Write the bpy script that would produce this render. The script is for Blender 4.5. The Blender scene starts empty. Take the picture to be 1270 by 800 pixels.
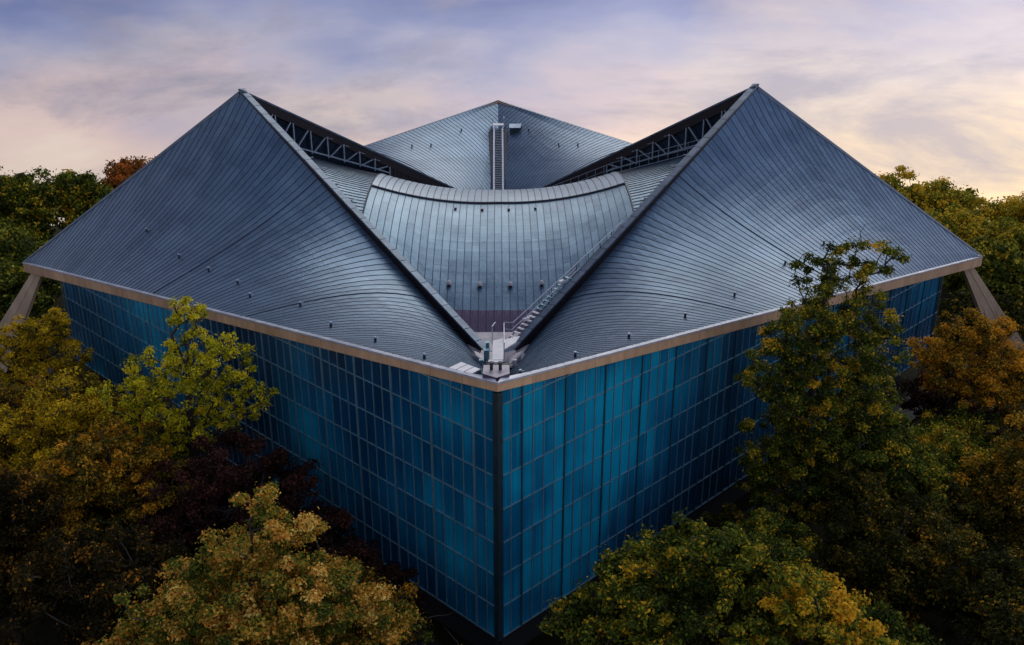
import bpy, math, random
import numpy as np
from mathutils import Matrix, Vector

# ------------------------------------------------------------------ units
S = 0.72                       # one facade module in metres; all layout below is in modules
sc = bpy.context.scene
col = sc.collection
R2 = math.sqrt(.5)

# ------------------------------------------------------------------ camera
cam_d = bpy.data.cameras.new("camera")
cam = bpy.data.objects.new("camera", cam_d); col.objects.link(cam); sc.camera = cam
F_ = Vector((-0.01801419, 0.93010203, -0.36685925)); R_ = Vector((0.99982516, 0.0149174, -0.01127498)); U_ = Vector((0.00501429, 0.36699822, 0.93020813))
m = Matrix((R_, U_, -F_)).transposed().to_4x4()
m.translation = Vector((0.1914, -51.6769, 42.3704)) * S
cam.matrix_world = m
cam_d.sensor_width = 36; cam_d.lens = 36 * 1207.865 / 1270
cam_d.shift_x = 36.1 / 1270; cam_d.shift_y = 6.3 / 1270
cam_d.clip_start = .5; cam_d.clip_end = 4000
sc.render.resolution_x = 1024; sc.render.resolution_y = 645

# ------------------------------------------------------------------ sky, sun, exposure
SUN_AZ, SUN_EL = math.radians(158), math.radians(37)      # azimuth measured from -Y towards +X
w = bpy.data.worlds.new("World"); sc.world = w; w.use_nodes = True
nt = w.node_tree; N = nt.nodes; L = nt.links
N.clear()
def nd(t, **k):
    n = N.new(t)
    for a, b in k.items(): setattr(n, a, b)
    return n
out = nd('ShaderNodeOutputWorld'); bg = nd('ShaderNodeBackground'); L.new(bg.outputs[0], out.inputs[0])
tc = nd('ShaderNodeTexCoord')
sep = nd('ShaderNodeSeparateXYZ'); L.new(tc.outputs['Generated'], sep.inputs[0])
# the view is from a hilltop: the luminous band of the sky lies below the level of the eye
add = nd('ShaderNodeVectorMath', operation='ADD'); add.inputs[1].default_value = (0, 0, .24); L.new(tc.outputs['Generated'], add.inputs[0])
nor = nd('ShaderNodeVectorMath', operation='NORMALIZE'); L.new(add.outputs[0], nor.inputs[0])
sky = nd('ShaderNodeTexSky'); sky.sky_type = 'NISHITA'; sky.sun_disc = False
sky.sun_elevation = SUN_EL; sky.sun_rotation = math.pi - SUN_AZ; sky.dust_density = 3; sky.air_density = 1.2
L.new(nor.outputs[0], sky.inputs['Vector'])
skm = nd('ShaderNodeVectorMath', operation='SCALE'); skm.inputs['Scale'].default_value = .07; L.new(sky.outputs[0], skm.inputs[0])
# cloud sheet colours by height; lighter band above view added to brighten roof
ramp = nd('ShaderNodeValToRGB'); e = ramp.color_ramp
def lin(r, g, b):
    f = lambda c: (c/255/12.92 if c/255 <= .04045 else ((c/255+.055)/1.055)**2.4)
    return (f(r), f(g), f(b), 1)
mr = nd('ShaderNodeMapRange'); mr.inputs[1].default_value = -.30; mr.inputs[2].default_value = .5; mr.clamp = True
L.new(sep.outputs[2], mr.inputs[0])
stops = [(0, (244, 224, 208)), (.10, (243, 224, 212)), (.135, (234, 208, 202)), (.18, (212, 191, 199)), (.235, (172, 171, 198)), (.28, (134, 143, 188)), (.33, (106, 119, 172)), (.44, (164, 168, 194)), (.58, (192, 193, 210)), (.75, (160, 167, 196)), (1, (136, 146, 182))]
e.elements[0].position = 0; e.elements[0].color = lin(*stops[0][1]); e.elements[1].position = 1; e.elements[1].color = lin(*stops[-1][1])
for ps, c in stops[1:-1]:
    q = e.elements.new(ps); q.color = lin(*c)
# wavy distortion of the height that the ramp sees
def noise(scale, vec, detail=6, rough=.55, dist=0.):
    n = nd('ShaderNodeTexNoise'); n.inputs['Scale'].default_value = scale; n.inputs['Detail'].default_value = detail
    n.inputs['Roughness'].default_value = rough; n.inputs['Distortion'].default_value = dist; L.new(vec, n.inputs['Vector']); return n
mp = nd('ShaderNodeMapping'); mp.inputs['Scale'].default_value = (1, 1, 3.2); mp.inputs['Rotation'].default_value = (.05, -.10, .5); L.new(tc.outputs['Generated'], mp.inputs[0])
n1 = noise(2.7, mp.outputs[0], 7, .5, .15)
ma = nd('ShaderNodeMath', operation='MULTIPLY_ADD'); ma.inputs[1].default_value = .42; L.new(n1.outputs[0], ma.inputs[0]); 
mb_ = nd('ShaderNodeMath', operation='SUBTRACT'); mb_.inputs[1].default_value = .21
L.new(mr.outputs[0], ma.inputs[2]); L.new(ma.outputs[0], mb_.inputs[0]); L.new(mb_.outputs[0], ramp.inputs[0])
n2 = noise(1.9, mp.outputs[0], 9, .55, .2)
r2 = nd('ShaderNodeValToRGB'); r2.color_ramp.elements[0].position = .49; r2.color_ramp.elements[0].color = (0, 0, 0, 1); r2.color_ramp.elements[1].position = .64; r2.color_ramp.elements[1].color = (1, 1, 1, 1)
L.new(n2.outputs[0], r2.inputs[0])
mx = nd('ShaderNodeMixRGB'); mx.inputs[2].default_value = lin(226, 205, 190); L.new(ramp.outputs[0], mx.inputs[1])
mf = nd('ShaderNodeMath', operation='MULTIPLY'); mf.inputs[1].default_value = .55; L.new(r2.outputs[0], mf.inputs[0]); L.new(mf.outputs[0], mx.inputs[0])
wx = nd('ShaderNodeMapRange'); wx.interpolation_type = 'SMOOTHSTEP'; wx.inputs[1].default_value = .02; wx.inputs[2].default_value = .55; L.new(sep.outputs[0], wx.inputs[0])
wz = nd('ShaderNodeMapRange'); wz.interpolation_type = 'SMOOTHSTEP'; wz.inputs[1].default_value = -.07; wz.inputs[2].default_value = -.19; L.new(sep.outputs[2], wz.inputs[0])
wm = nd('ShaderNodeMath', operation='MULTIPLY'); L.new(wx.outputs[0], wm.inputs[0]); L.new(wz.outputs[0], wm.inputs[1])
wm2 = nd('ShaderNodeMath', operation='MULTIPLY'); wm2.inputs[1].default_value = .9; L.new(wm.outputs[0], wm2.inputs[0])
mxw = nd('ShaderNodeMixRGB'); mxw.inputs[2].default_value = lin(246, 218, 170); L.new(mx.outputs[0], mxw.inputs[1]); L.new(wm2.outputs[0], mxw.inputs[0])
n3 = noise(3.2, mp.outputs[0], 10, .62, .35)
r3 = nd('ShaderNodeValToRGB'); r3.color_ramp.elements[0].position = .49; r3.color_ramp.elements[0].color = (0, 0, 0, 1); r3.color_ramp.elements[1].position = .63; r3.color_ramp.elements[1].color = (1, 1, 1, 1)
L.new(n3.outputs[0], r3.inputs[0])
mx2 = nd('ShaderNodeMixRGB'); mx2.inputs[2].default_value = lin(143, 142, 168); L.new(mxw.outputs[0], mx2.inputs[1])
mf2 = nd('ShaderNodeMath', operation='MULTIPLY'); mf2.inputs[1].default_value = .75; L.new(r3.outputs[0], mf2.inputs[0]); L.new(mf2.outputs[0], mx2.inputs[0])
mxs = nd('ShaderNodeMixRGB'); mxs.inputs[0].default_value = .12; L.new(mx2.outputs[0], mxs.inputs[1]); L.new(skm.outputs[0], mxs.inputs[2])
gx = nd('ShaderNodeMapRange'); gx.interpolation_type = 'SMOOTHSTEP'; gx.inputs[1].default_value = -.5; gx.inputs[2].default_value = .9; gx.inputs[3].default_value = .9; gx.inputs[4].default_value = 1.5
L.new(sep.outputs[0], gx.inputs[0]); L.new(mxs.outputs[0], bg.inputs[0]); L.new(gx.outputs[0], bg.inputs[1])

sun_d = bpy.data.lights.new("sun", 'SUN'); sun = bpy.data.objects.new("sun", sun_d); col.objects.link(sun)
sun_d.energy = 1.2; sun_d.angle = math.radians(50); sun_d.color = (1, .95, .88)
sd = Vector((math.sin(SUN_AZ)*math.cos(SUN_EL), -math.cos(SUN_AZ)*math.cos(SUN_EL), math.sin(SUN_EL)))
sun.rotation_euler = sd.to_track_quat('Z', 'Y').to_euler()
sun.location = sd * 120
sc.view_settings.view_transform = 'Standard'; sc.view_settings.look = 'None'; sc.view_settings.exposure = 0; sc.view_settings.gamma = 1

# ------------------------------------------------------------------ materials
class MT:
    """small node helper"""
    def __init__(s, name):
        s.m = bpy.data.materials.new(name); s.m.use_nodes = True; s.t = s.m.node_tree; s.n = s.t.nodes; s.b = s.n['Principled BSDF']
    def add(s, t, **k):
        n = s.n.new(t)
        for a, b in k.items(): setattr(n, a, b)
        return n
    def lk(s, a, b): s.t.links.new(a, b)
    def coord(s, which='Object', scale=(1, 1, 1)):
        c = s.add('ShaderNodeTexCoord'); mpn = s.add('ShaderNodeMapping'); mpn.inputs['Scale'].default_value = scale
        s.lk(c.outputs[which], mpn.inputs[0]); return mpn.outputs[0]
    def noise(s, vec, scale, detail=4, rough=.55, dist=0.):
        n = s.add('ShaderNodeTexNoise'); n.inputs['Scale'].default_value = scale; n.inputs['Detail'].default_value = detail
        n.inputs['Roughness'].default_value = rough; n.inputs['Distortion'].default_value = dist; s.lk(vec, n.inputs['Vector']); return n.outputs[0]
    def ramp(s, fac, stops, interp='LINEAR'):
        r = s.add('ShaderNodeValToRGB'); c = r.color_ramp; c.interpolation = interp
        c.elements[0].position = stops[0][0]; c.elements[0].color = (*stops[0][1], 1)
        c.elements[1].position = stops[-1][0]; c.elements[1].color = (*stops[-1][1], 1)
        for p, k in stops[1:-1]:
            q = c.elements.new(p); q.color = (*k, 1)
        s.lk(fac, r.inputs[0]); return r.outputs[0]
    def mix(s, f, a, b, mode='MIX'):
        n = s.add('ShaderNodeMixRGB', blend_type=mode)
        for i, v in enumerate((f, a, b)):
            if hasattr(v, 'is_linked') or hasattr(v, 'links'): s.lk(v, n.inputs[i])
            else: n.inputs[i].default_value = v if i == 0 else (*v, 1)
        return n.outputs[0]
    def math(s, op, a, b=0.):
        n = s.add('ShaderNodeMath', operation=op)
        for i, v in enumerate((a, b)):
            if hasattr(v, 'links'): s.lk(v, n.inputs[i])
            else: n.inputs[i].default_value = v
        return n.outputs[0]
    def bump(s, h, strength=.3, dist=.02):
        n = s.add('ShaderNodeBump'); n.inputs['Strength'].default_value = strength; n.inputs['Distance'].default_value = dist
        s.lk(h, n.inputs['Height']); s.lk(n.outputs[0], s.b.inputs['Normal'])
    def set(s, **k):
        for a, v in k.items():
            i = s.b.inputs[a.replace('_', ' ')]
            if hasattr(v, 'links'): s.lk(v, i)
            elif isinstance(v, tuple): i.default_value = (*v, 1)
            else: i.default_value = v
        return s.m

def sheet_metal(name, c1, c2, metal=.55, rough=.42):
    """weathered standing-seam metal; uv: x along the bay (metres), y across"""
    t = MT(name)
    uv = t.add('ShaderNodeUVMap').outputs[0]
    oi = t.add('ShaderNodeObjectInfo').outputs['Random']
    g = t.add('ShaderNodeNewGeometry').outputs['Position']
    big = t.noise(g, .35, 3)
    fine = t.noise(g, 5., 5, .65)
    # cross joints: sheets about 2.4 m long, staggered from bay to bay
    sx = t.add('ShaderNodeSeparateXYZ'); t.lk(uv, sx.inputs[0])
    st = t.math('ADD', sx.outputs[0], t.math('MULTIPLY', oi, 2.4))
    idx = t.math('FLOOR', t.math('DIVIDE', st, 2.4))
    fr = t.math('FRACT', t.math('DIVIDE', st, 2.4))
    joint = t.math('LESS_THAN', fr, .012)
    wn = t.add('ShaderNodeTexWhiteNoise', noise_dimensions='2D'); cb = t.add('ShaderNodeCombineXYZ')
    t.lk(idx, cb.inputs[0]); t.lk(t.math('MULTIPLY', oi, 777.), cb.inputs[1]); t.lk(cb.outputs[0], wn.inputs[0])
    f = t.math('ADD', t.math('MULTIPLY', big, .55), t.math('MULTIPLY', fine, .35))
    f = t.math('ADD', f, t.math('MULTIPLY', wn.outputs[0], .17))
    c = t.ramp(f, [(.28, c1), (.78, c2)])
    # streaks running down the bay
    stv = t.add('ShaderNodeMapping'); stv.inputs['Scale'].default_value = (.35, 5, 1); t.lk(uv, stv.inputs[0])
    sn = t.noise(stv.outputs[0], 2., 4, .7)
    c = t.mix(t.math('MULTIPLY', t.math('MULTIPLY', t.math('SUBTRACT', sn, .5), 1.6), 1.0), c, (.26, .33, .40))
    c = t.mix(t.math('MULTIPLY', joint, .5), c, (.04, .045, .06))
    rr = t.math('ADD', t.math('MULTIPLY', fine, .25), rough - .12)
    # oil-canning of the thin sheets
    cn = t.add('ShaderNodeMapping'); cn.inputs['Scale'].default_value = (2.2, .8, 1); t.lk(uv, cn.inputs[0])
    t.bump(t.math('ADD', t.noise(cn.outputs[0], 1.4, 2), t.math('MULTIPLY', fine, .15)), .35, .05)
    return t.set(Base_Color=c, Metallic=metal, Roughness=rr)

def plain(name, c, c2=None, rough=.6, metal=0., scale=3., bump=.15, spec=.5, streak=1., rnd=0.):
    t = MT(name)
    v = t.coord('Object', (1, 1, 1/streak))
    n = t.noise(v, scale, 5, .6)
    c2 = c2 or tuple(x*.7 for x in c)
    t.bump(n, bump, .01)
    cc = t.ramp(n, [(.35, c2), (.7, c)])
    if rnd:
        oi = t.add('ShaderNodeObjectInfo').outputs['Random']
        cc = t.mix(t.math('MULTIPLY', oi, rnd), cc, tuple(x*.35 for x in c))
    return t.set(Base_Color=cc, Roughness=rough, Metallic=metal, Specular_IOR_Level=spec)

M = {}
M['sheet'] = sheet_metal('weathered_zinc_sheet', (.036, .080, .138), (.128, .222, .315), .58, .38)
M['saddle'] = sheet_metal('saddle_zinc_sheet', (.045, .10, .155), (.19, .30, .38), .62, .36)
M['crest'] = sheet_metal('sky_sheen_crest_sheet', (.15, .215, .265), (.28, .36, .41), .55, .36)  # paler copy of the saddle metal, sky sheen put into its colour
M['purple'] = sheet_metal('purple_copper_sheet', (.055, .040, .080), (.10, .068, .125), .45, .45)
M['seam'] = plain('dark_seam', (.034, .048, .075), (.020, .028, .045), .55, .3)
M['rim'] = plain('rim_flashing', (.17, .235, .30), (.09, .13, .175), .42, .5, 1.5, rnd=.4)
M['brown'] = plain('brown_fascia_metal', (.016, .008, .009), (.008, .004, .006), .6, .1, 2.)
M['brownseam'] = plain('brown_seam_metal', (.018, .010, .012), None, .6)
M['flash'] = plain('pale_edge_flashing', (.56, .60, .64), (.34, .38, .44), .45, .3, 1.2, rnd=.25)
M['conc'] = plain('buff_concrete_fascia', (.66, .44, .25), (.48, .31, .17), .85, 0, 1.6, .4, streak=3, rnd=.35)
M['strut'] = plain('weathered_concrete', (.80, .62, .42), (.56, .43, .28), .9, 0, .9, .5, streak=4)
M['steel'] = plain('galvanised_steel', (.40, .48, .55), (.27, .33, .39), .45, .5)
M['rail'] = plain('pale_rail_steel', (.62, .68, .74), (.45, .5, .56), .4, .4)
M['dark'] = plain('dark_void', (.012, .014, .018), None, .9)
M['darkglass'] = plain('dark_clerestory_glass', (.008, .020, .038), (.004, .010, .02), .12, 0, .5, .02)
M['white'] = plain('white_deck', (.88, .88, .84), (.74, .74, .72), .6, 0, 2.)
M['lead'] = plain('lead_flashing', (.46, .43, .45), (.24, .23, .27), .5, .2, 1.2)
M['trim'] = plain('facade_aluminium', (.20, .38, .44), (.13, .27, .33), .4, .5)
M['trimr'] = plain('facade_transom_aluminium', (.24, .44, .50), (.16, .32, .38), .35, .5)
M['darktrim'] = plain('dark_corner_trim', (.020, .050, .062), (.012, .030, .040), .5, .3)
M['midtrim'] = plain('shaded_mullion_trim', (.045, .11, .14), (.025, .07, .09), .45, .4)  # darker copy of the trim: shade painted into the right wall's heavy mullions
M['vent'] = plain('vent_cowl', (.62, .56, .55), (.4, .37, .38), .5)
M['black'] = plain('black_fitting', (.02, .02, .03), None, .5)

REFL_OFF = (39, 21, 93)  # noise offset placing a bright patch: a reflection put into the glass colour
def facade_glass():
    t = MT('blue_fritted_glass')
    oi = t.add('ShaderNodeObjectInfo').outputs['Random']
    uv = t.add('ShaderNodeUVMap').outputs[0]
    sx = t.add('ShaderNodeSeparateXYZ'); t.lk(uv, sx.inputs[0])
    g0 = t.add('ShaderNodeNewGeometry').outputs['Position']; gm = t.add('ShaderNodeMapping'); gm.inputs['Location'].default_value = REFL_OFF; t.lk(g0, gm.inputs[0]); g = gm.outputs[0]
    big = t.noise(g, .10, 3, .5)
    # the pane index is carried by uv (integer part), so joined panes vary as well
    wn = t.add('ShaderNodeTexWhiteNoise', noise_dimensions='1D')
    t.lk(t.math('ADD', t.math('MULTIPLY', oi, 91.), t.math('FLOOR', sx.outputs[1])), wn.inputs[1] if 'W' in [i.name for i in wn.inputs] and wn.inputs[1].name == 'W' else wn.inputs['W'])
    # vertical printed lines on the glass
    st = t.add('ShaderNodeCombineXYZ'); t.lk(t.math('MULTIPLY', t.math('FRACT', sx.outputs[0]), 7.), st.inputs[0]); t.lk(t.math('MULTIPLY', wn.outputs[0], 50.), st.inputs[1])
    sn = t.noise(st.outputs[0], 1., 2, .6)
    f = t.math('ADD', t.math('MULTIPLY', wn.outputs[0], .09), t.math('MULTIPLY', sn, .24))
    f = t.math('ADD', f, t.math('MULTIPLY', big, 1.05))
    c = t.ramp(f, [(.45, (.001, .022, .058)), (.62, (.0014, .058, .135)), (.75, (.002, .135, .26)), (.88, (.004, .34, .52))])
    return t.set(Base_Color=c, Roughness=.2, Specular_IOR_Level=.5, Metallic=0.)
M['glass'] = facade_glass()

# ------------------------------------------------------------------ mesh helpers
class MB:
    def __init__(s): s.v = []; s.f = []; s.mi = []; s.uv = []; s.useuv = False
    def quad(s, a, b, c, d, mi=0, uv=None):
        i = len(s.v); s.v += [tuple(a), tuple(b), tuple(c), tuple(d)]; s.f.append((i, i+1, i+2, i+3)); s.mi.append(mi)
        s.uv += uv or [(0, 0), (1, 0), (1, 1), (0, 1)]
    def tri(s, a, b, c, mi=0):
        i = len(s.v); s.v += [tuple(a), tuple(b), tuple(c)]; s.f.append((i, i+1, i+2)); s.mi.append(mi); s.uv += [(0, 0), (1, 0), (1, 1)]
    def hexa(s, p, mi=0, uvy=0.):
        """p: 8 points, bottom ring 0-3 then top ring 4-7"""
        for q in ((3, 2, 1, 0), (4, 5, 6, 7), (0, 1, 5, 4), (1, 2, 6, 5), (2, 3, 7, 6), (3, 0, 4, 7)):
            s.quad(*[p[k] for k in q], mi=mi, uv=[(0.01, uvy+.1), (.99, uvy+.1), (.99, uvy+.9), (.01, uvy+.9)])
    def box(s, c, size, ax=(1, 0, 0), ay=(0, 1, 0), az=(0, 0, 1), mi=0, uvy=0.):
        c = np.array(c, float); X = np.array(ax, float)*size[0]/2; Y = np.array(ay, float)*size[1]/2; Z = np.array(az, float)*size[2]/2
        s.hexa([c-X-Y-Z, c+X-Y-Z, c+X+Y-Z, c-X+Y-Z, c-X-Y+Z, c+X-Y+Z, c+X+Y+Z, c-X+Y+Z], mi, uvy)
    def bar(s, a, b, wx, wy=None, up=(0, 0, 1), mi=0):
        a = np.array(a, float); b = np.array(b, float); d = b-a; Ln = np.linalg.norm(d)
        if Ln < 1e-6: return
        d /= Ln; u = np.array(up, float); x = np.cross(d, u)
        if np.linalg.norm(x) < 1e-3: x = np.cross(d, (1, 0, 0))
        x /= np.linalg.norm(x); y = np.cross(x, d); wy = wy or wx
        X = x*wx/2; Y = y*wy/2
        s.hexa([a-X-Y, a+X-Y, a+X+Y, a-X+Y, b-X-Y, b+X-Y, b+X+Y, b-X+Y], mi)
    def tube(s, a, b, r0, r1=None, n=8, mi=0, cap=True):
        a = np.array(a, float); b = np.array(b, float); r1 = r0 if r1 is None else r1
        d = (b-a)/np.linalg.norm(b-a); x = np.cross(d, (0, 0, 1))
        if np.linalg.norm(x) < 1e-3: x = np.array((1., 0, 0))
        x /= np.linalg.norm(x); y = np.cross(d, x)
        A = [a+(x*math.cos(t)+y*math.sin(t))*r0 for t in np.arange(n)*2*math.pi/n]; B = [b+(x*math.cos(t)+y*math.sin(t))*r1 for t in np.arange(n)*2*math.pi/n]
        for i in range(n): s.quad(A[i], A[(i+1) % n], B[(i+1) % n], B[i], mi)
        if cap:
            for i in range(1, n-1): s.tri(B[0], B[i], B[i+1], mi); s.tri(A[0], A[i+1], A[i], mi)
    def build(s, name, mats, parent=None, org=(0, 0, 0), smooth=False, kind=None, label=None):
        me = bpy.data.meshes.new(name)
        V = (np.array(s.v, float) - np.array(org, float)) * S
        me.from_pydata(V.tolist(), [], s.f)
        for mt in (mats if isinstance(mats, (list, tuple)) else [mats]): me.materials.append(mt)
        me.polygons.foreach_set('material_index', s.mi)
        ul = me.uv_layers.new(name='UVMap'); ul.data.foreach_set('uv', np.array(s.uv, np.float32).ravel())
        if smooth: me.polygons.foreach_set('use_smooth', [True]*len(s.f))
        me.update()
        o = bpy.data.objects.new(name, me); col.objects.link(o)
        if parent: o.parent = parent
        if kind: o['kind'] = kind
        if label: o['label'] = label
        return o

def tag(o, label, cat, group=None):
    o['label'] = label; o['category'] = cat
    if group: o['group'] = group
    return o
def empty(name, loc, label, cat, group=None):
    o = bpy.data.objects.new(name, None); o.location = [c*S for c in loc]; o.empty_display_size = .5; col.objects.link(o)
    return tag(o, label, cat, group)

# ------------------------------------------------------------------ key geometry (modules)
Q = 54.985; NW = 77.76; ZE = 18.45; ZL = 8.62; ZP = 28.07; ZV = 7.5; XP = 27.885
GZ = -4.6                                              # ground level
C0 = np.array((0, 0, ZE)); CF = np.array((0, 2*Q, ZE)); CL = np.array((-Q, Q, ZL)); CR = np.array((Q, Q, ZL))
P1 = np.array((-XP, Q, ZP)); P2 = np.array((XP, Q, ZP)); V0 = np.array((0, Q/2, ZV)); V2 = np.array((0, 1.5*Q, ZV))
rng = random.Random(7)

def rim_z(x, y):
    a = x/XP; b = (y-Q)/(Q/2)
    return (ZP+ZV)/2 + (ZP-ZV)/2*(a*a-b*b)
XB = 13.94
def saddle_z(x, y):
    ax = abs(x)
    z = rim_z(x, y) - (2.2 + .5*min(ax, XB)/XB + max(0, ax-XB)*.18)
    return z

bld = empty('museum_building', (0, Q, GZ), 'large blue glass museum under a swooping grey metal roof among the trees', 'building')
BO = (0, Q, GZ)

# ------------------------------------------------------------------ side shells of the roof
def side_shell(A, B, Pk, Vv, label, split):
    """A high eave corner, B low eave corner, Pk peak, Vv valley corner"""
    e = (B-A)[:2]; n_ = np.linalg.norm(e); e = e/n_
    nn = np.array((-e[1], e[0]));
    if (Pk-A)[:2] @ nn < 0: nn = -nn
    a2 = lambda X: np.array(((X-A)[:2] @ e, (X-A)[:2] @ nn))
    pP, pV = a2(Pk), a2(Vv)
    Vs = Vv + np.array((0, 0, -1.25)); Ps = Pk + np.array((0, 0, -.3))
    As, Bs = A + np.array((0, 0, .05)), B + np.array((0, 0, .05))
    def inv(al, pe):
        u = pe/19.3; v = .5
        for _ in range(14):
            # plan: (1-u)*(v*n) + u*(pV+(pP-pV)v)
            fx = (1-u)*v*n_ + u*(pV[0]+(pP[0]-pV[0])*v) - al; fy = u*(pV[1]+(pP[1]-pV[1])*v) - pe
            a = -v*n_+pV[0]+(pP[0]-pV[0])*v; b = (1-u)*n_+u*(pP[0]-pV[0]); c = pV[1]+(pP[1]-pV[1])*v; d = u*(pP[1]-pV[1])
            det = a*d-b*c
            if abs(det) < 1e-9: break
            u -= (d*fx-b*fy)/det; v -= (-c*fx+a*fy)/det
        return u, v
    def pos(al, pe):
        u, v = inv(al, max(pe, 1e-4)); u = min(max(u, 0), 1); v = min(max(v, -.02), 1.02)
        z = (1-u)*((1-v)*As[2]+v*Bs[2]) + u*((1-v)*Vs[2]+v*Ps[2])
        xy = A[:2]+e*al+nn*pe
        return np.array((xy[0], xy[1], z))
    def pemax(al):
        if al <= pV[0]: return al*pV[1]/pV[0]
        if al <= pP[0]: return pV[1]+(pP[1]-pV[1])*(al-pV[0])/(pP[0]-pV[0])
        return pP[1]*(n_-al)/(n_-pP[0])
    grp = empty_part('roof_shell', label)
    step = NW/100; K = 10
    far = MB()
    for i in range(1, 99):
        a0, a1 = i*step, (i+1)*step
        m_ = MB() if split else far
        w_ = .036; h_ = .028 if i not in (37, 58) else .07
        prev = None
        base = .30
        t0, t1 = pemax(a0), pemax(a1)
        if max(t0, t1) < base+.2: continue
        t0 = max(t0, base+.02); t1 = max(t1, base+.02)
        for k in range(K+1):
            f = k/K; y0 = base+(t0-base)*f; y1 = base+(t1-base)*f
            L0 = pos(a0, y0); L1 = pos(a1, y1)
            if k == 0: L0[2] = As[2]+(Bs[2]-As[2])*a0/n_+.04; L1[2] = As[2]+(Bs[2]-As[2])*a1/n_+.04
            s0 = L0.copy()
            ee = np.array((e[0], e[1], 0))
            cur = (L0, L1, s0-ee*w_, s0+ee*w_, f*(t0-base))
            if prev is not None:
                u0, u1 = prev[4]*S, cur[4]*S
                m_.quad(prev[0], prev[1], cur[1], cur[0], 0, [(u0, 0), (u0, .56), (u1, .56), (u1, 0)])
                H = np.array((0, 0, h_)); D = np.array((0, 0, -.02))
                m_.quad(prev[2]+D, prev[2]+H, cur[2]+H, cur[2]+D, 1); m_.quad(prev[2]+H, prev[3]+H, cur[3]+H, cur[2]+H, 1); m_.quad(prev[3]+H, prev[3]+D, cur[3]+D, cur[3]+H, 1)
            prev = cur
        if split:
            m_.build('roof_sheet', [M['sheet'], M['seam']], grp, BO)
    if not split:
        o = far.build('roof_sheet', [M['sheet'], M['seam']], grp, BO); o['kind'] = 'stuff'
    # hip flashing from the low corner to the peak
    hp = MB(); q0 = None
    for k in range(9):
        f = k/8; c = Bs+(Ps-Bs)*f
        al, pe = a2(c); wv = .28
        c0 = pos(al-wv, max(pe-wv*.6, 0.01)); c1 = c+np.array((0, 0, .10)); c0 = c0+np.array((0, 0, .07))
        if q0: hp.quad(q0[0], q0[1], c1, c0)
        q0 = (c0, c1)
    hp.build('hip_flashing', M['rim'], grp, BO)
    return pos, e, nn
def empty_part(name, label=None):
    o = bpy.data.objects.new(name, None); col.objects.link(o); o.parent = bld; o.empty_display_size = .3
    if label: o['label'] = label
    return o
shell_L, eL, nL = side_shell(C0, CL, P1, V0, 'near left warped roof shell of grey sheets with dark seams', True)
shell_R, eR, nR = side_shell(C0, CR, P2, V0, 'near right warped roof shell of grey sheets with dark seams', True)
shell_FL, _, _ = side_shell(CF, CL, P1, V2, 'far left roof shell sloping down to the ladder valley', False)
shell_FR, _, _ = side_shell(CF, CR, P2, V2, 'far right roof shell sloping down to the ladder valley', False)

# ------------------------------------------------------------------ central saddle
sad = empty_part('saddle_roof', 'sagging central saddle of grey sheets between the two ridges')
YA = 32.4; PITCH = .745
def rim_y(x, far): return Q + (1 if far else -1)*(Q/2)*(1-abs(x)/XP)
def strip(m_, pts0, pts1, mi, useam, wdir, zoff=0.):
    """surface between two polylines plus a raised seam on the first"""
    acc = 0
    for k in range(len(pts0)-1):
        a, b, c, d = pts0[k], pts1[k], pts1[k+1], pts0[k+1]
        l = np.linalg.norm(d-a)*S
        m_.quad(a, b, c, d, mi, [(acc, 0), (acc, .54), (acc+l, .54), (acc+l, 0)]); acc += l
        W = np.array(wdir)*.03; H = np.array((0, 0, .05)); D = np.array((0, 0, -.02))
        m_.quad(a-W+D, a-W+H, d-W+H, d-W+D, useam); m_.quad(a-W+H, a+W+H, d+W+H, d-W+H, useam); m_.quad(a+W+H, a+W+D, d+W+D, d+W+H, useam)
ns = int(round(2*XB/PITCH)); px_ = 2*XB/ns
for i in range(ns):
    x0 = -XB+i*px_; x1 = x0+px_
    ya0, yb0 = max(YA, rim_y(x0, False)+.35), rim_y(x0, True)-.35
    ya1, yb1 = max(YA, rim_y(x1, False)+.35), rim_y(x1, True)-.35
    P = lambda x, y, dz=0.: np.array((x, y, saddle_z(x, y)+dz))
    yb0, yb1 = min(yb0, 2*Q-YA), min(yb1, 2*Q-YA)
    # purple lowest sheets
    sub = [('purple', ya0, ya1, max(34.8, ya0), max(34.8, ya1), 3, 0.)] if min(ya0, ya1) < 34.6 else []
    s0, s1 = max(34.8, ya0), max(34.8, ya1)
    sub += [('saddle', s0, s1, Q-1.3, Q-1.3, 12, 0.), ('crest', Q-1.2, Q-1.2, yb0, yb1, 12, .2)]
    for (mt, a0, a1, b0, b1, K, dz) in sub:
        m_ = MB()
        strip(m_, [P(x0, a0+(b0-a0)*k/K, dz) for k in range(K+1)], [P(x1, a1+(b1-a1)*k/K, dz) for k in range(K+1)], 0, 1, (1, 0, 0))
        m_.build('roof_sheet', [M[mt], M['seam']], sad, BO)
# side zones: sheets run crosswise, joined pitch along Y
for sgn in (-1, 1):
    zb = MB(); y = Q - (Q/2)*(1-XB/XP) + .3; yend = 2*Q-y; n_ = int((yend-y)/.72); st = (yend-y)/n_
    for i in range(n_):
        y0, y1 = y+i*st, y+(i+1)*st
        def xm(yy): return max(XP*(1-abs(yy-Q)/(Q/2))-.45, XB+.1)
        pts0 = [np.array((sgn*(XB+(xm(y0)-XB)*k/8), y0, saddle_z(XB+(xm(y0)-XB)*k/8, y0))) for k in range(9)]
        pts1 = [np.array((sgn*(XB+(xm(y1)-XB)*k/8), y1, saddle_z(XB+(xm(y1)-XB)*k/8, y1))) for k in range(9)]
        zb.__init__()
        strip(zb, pts0, pts1, 0, 1, (0, 1, 0))
        zb.build('roof_sheet', [M['saddle'], M['seam']], sad, BO)
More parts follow.
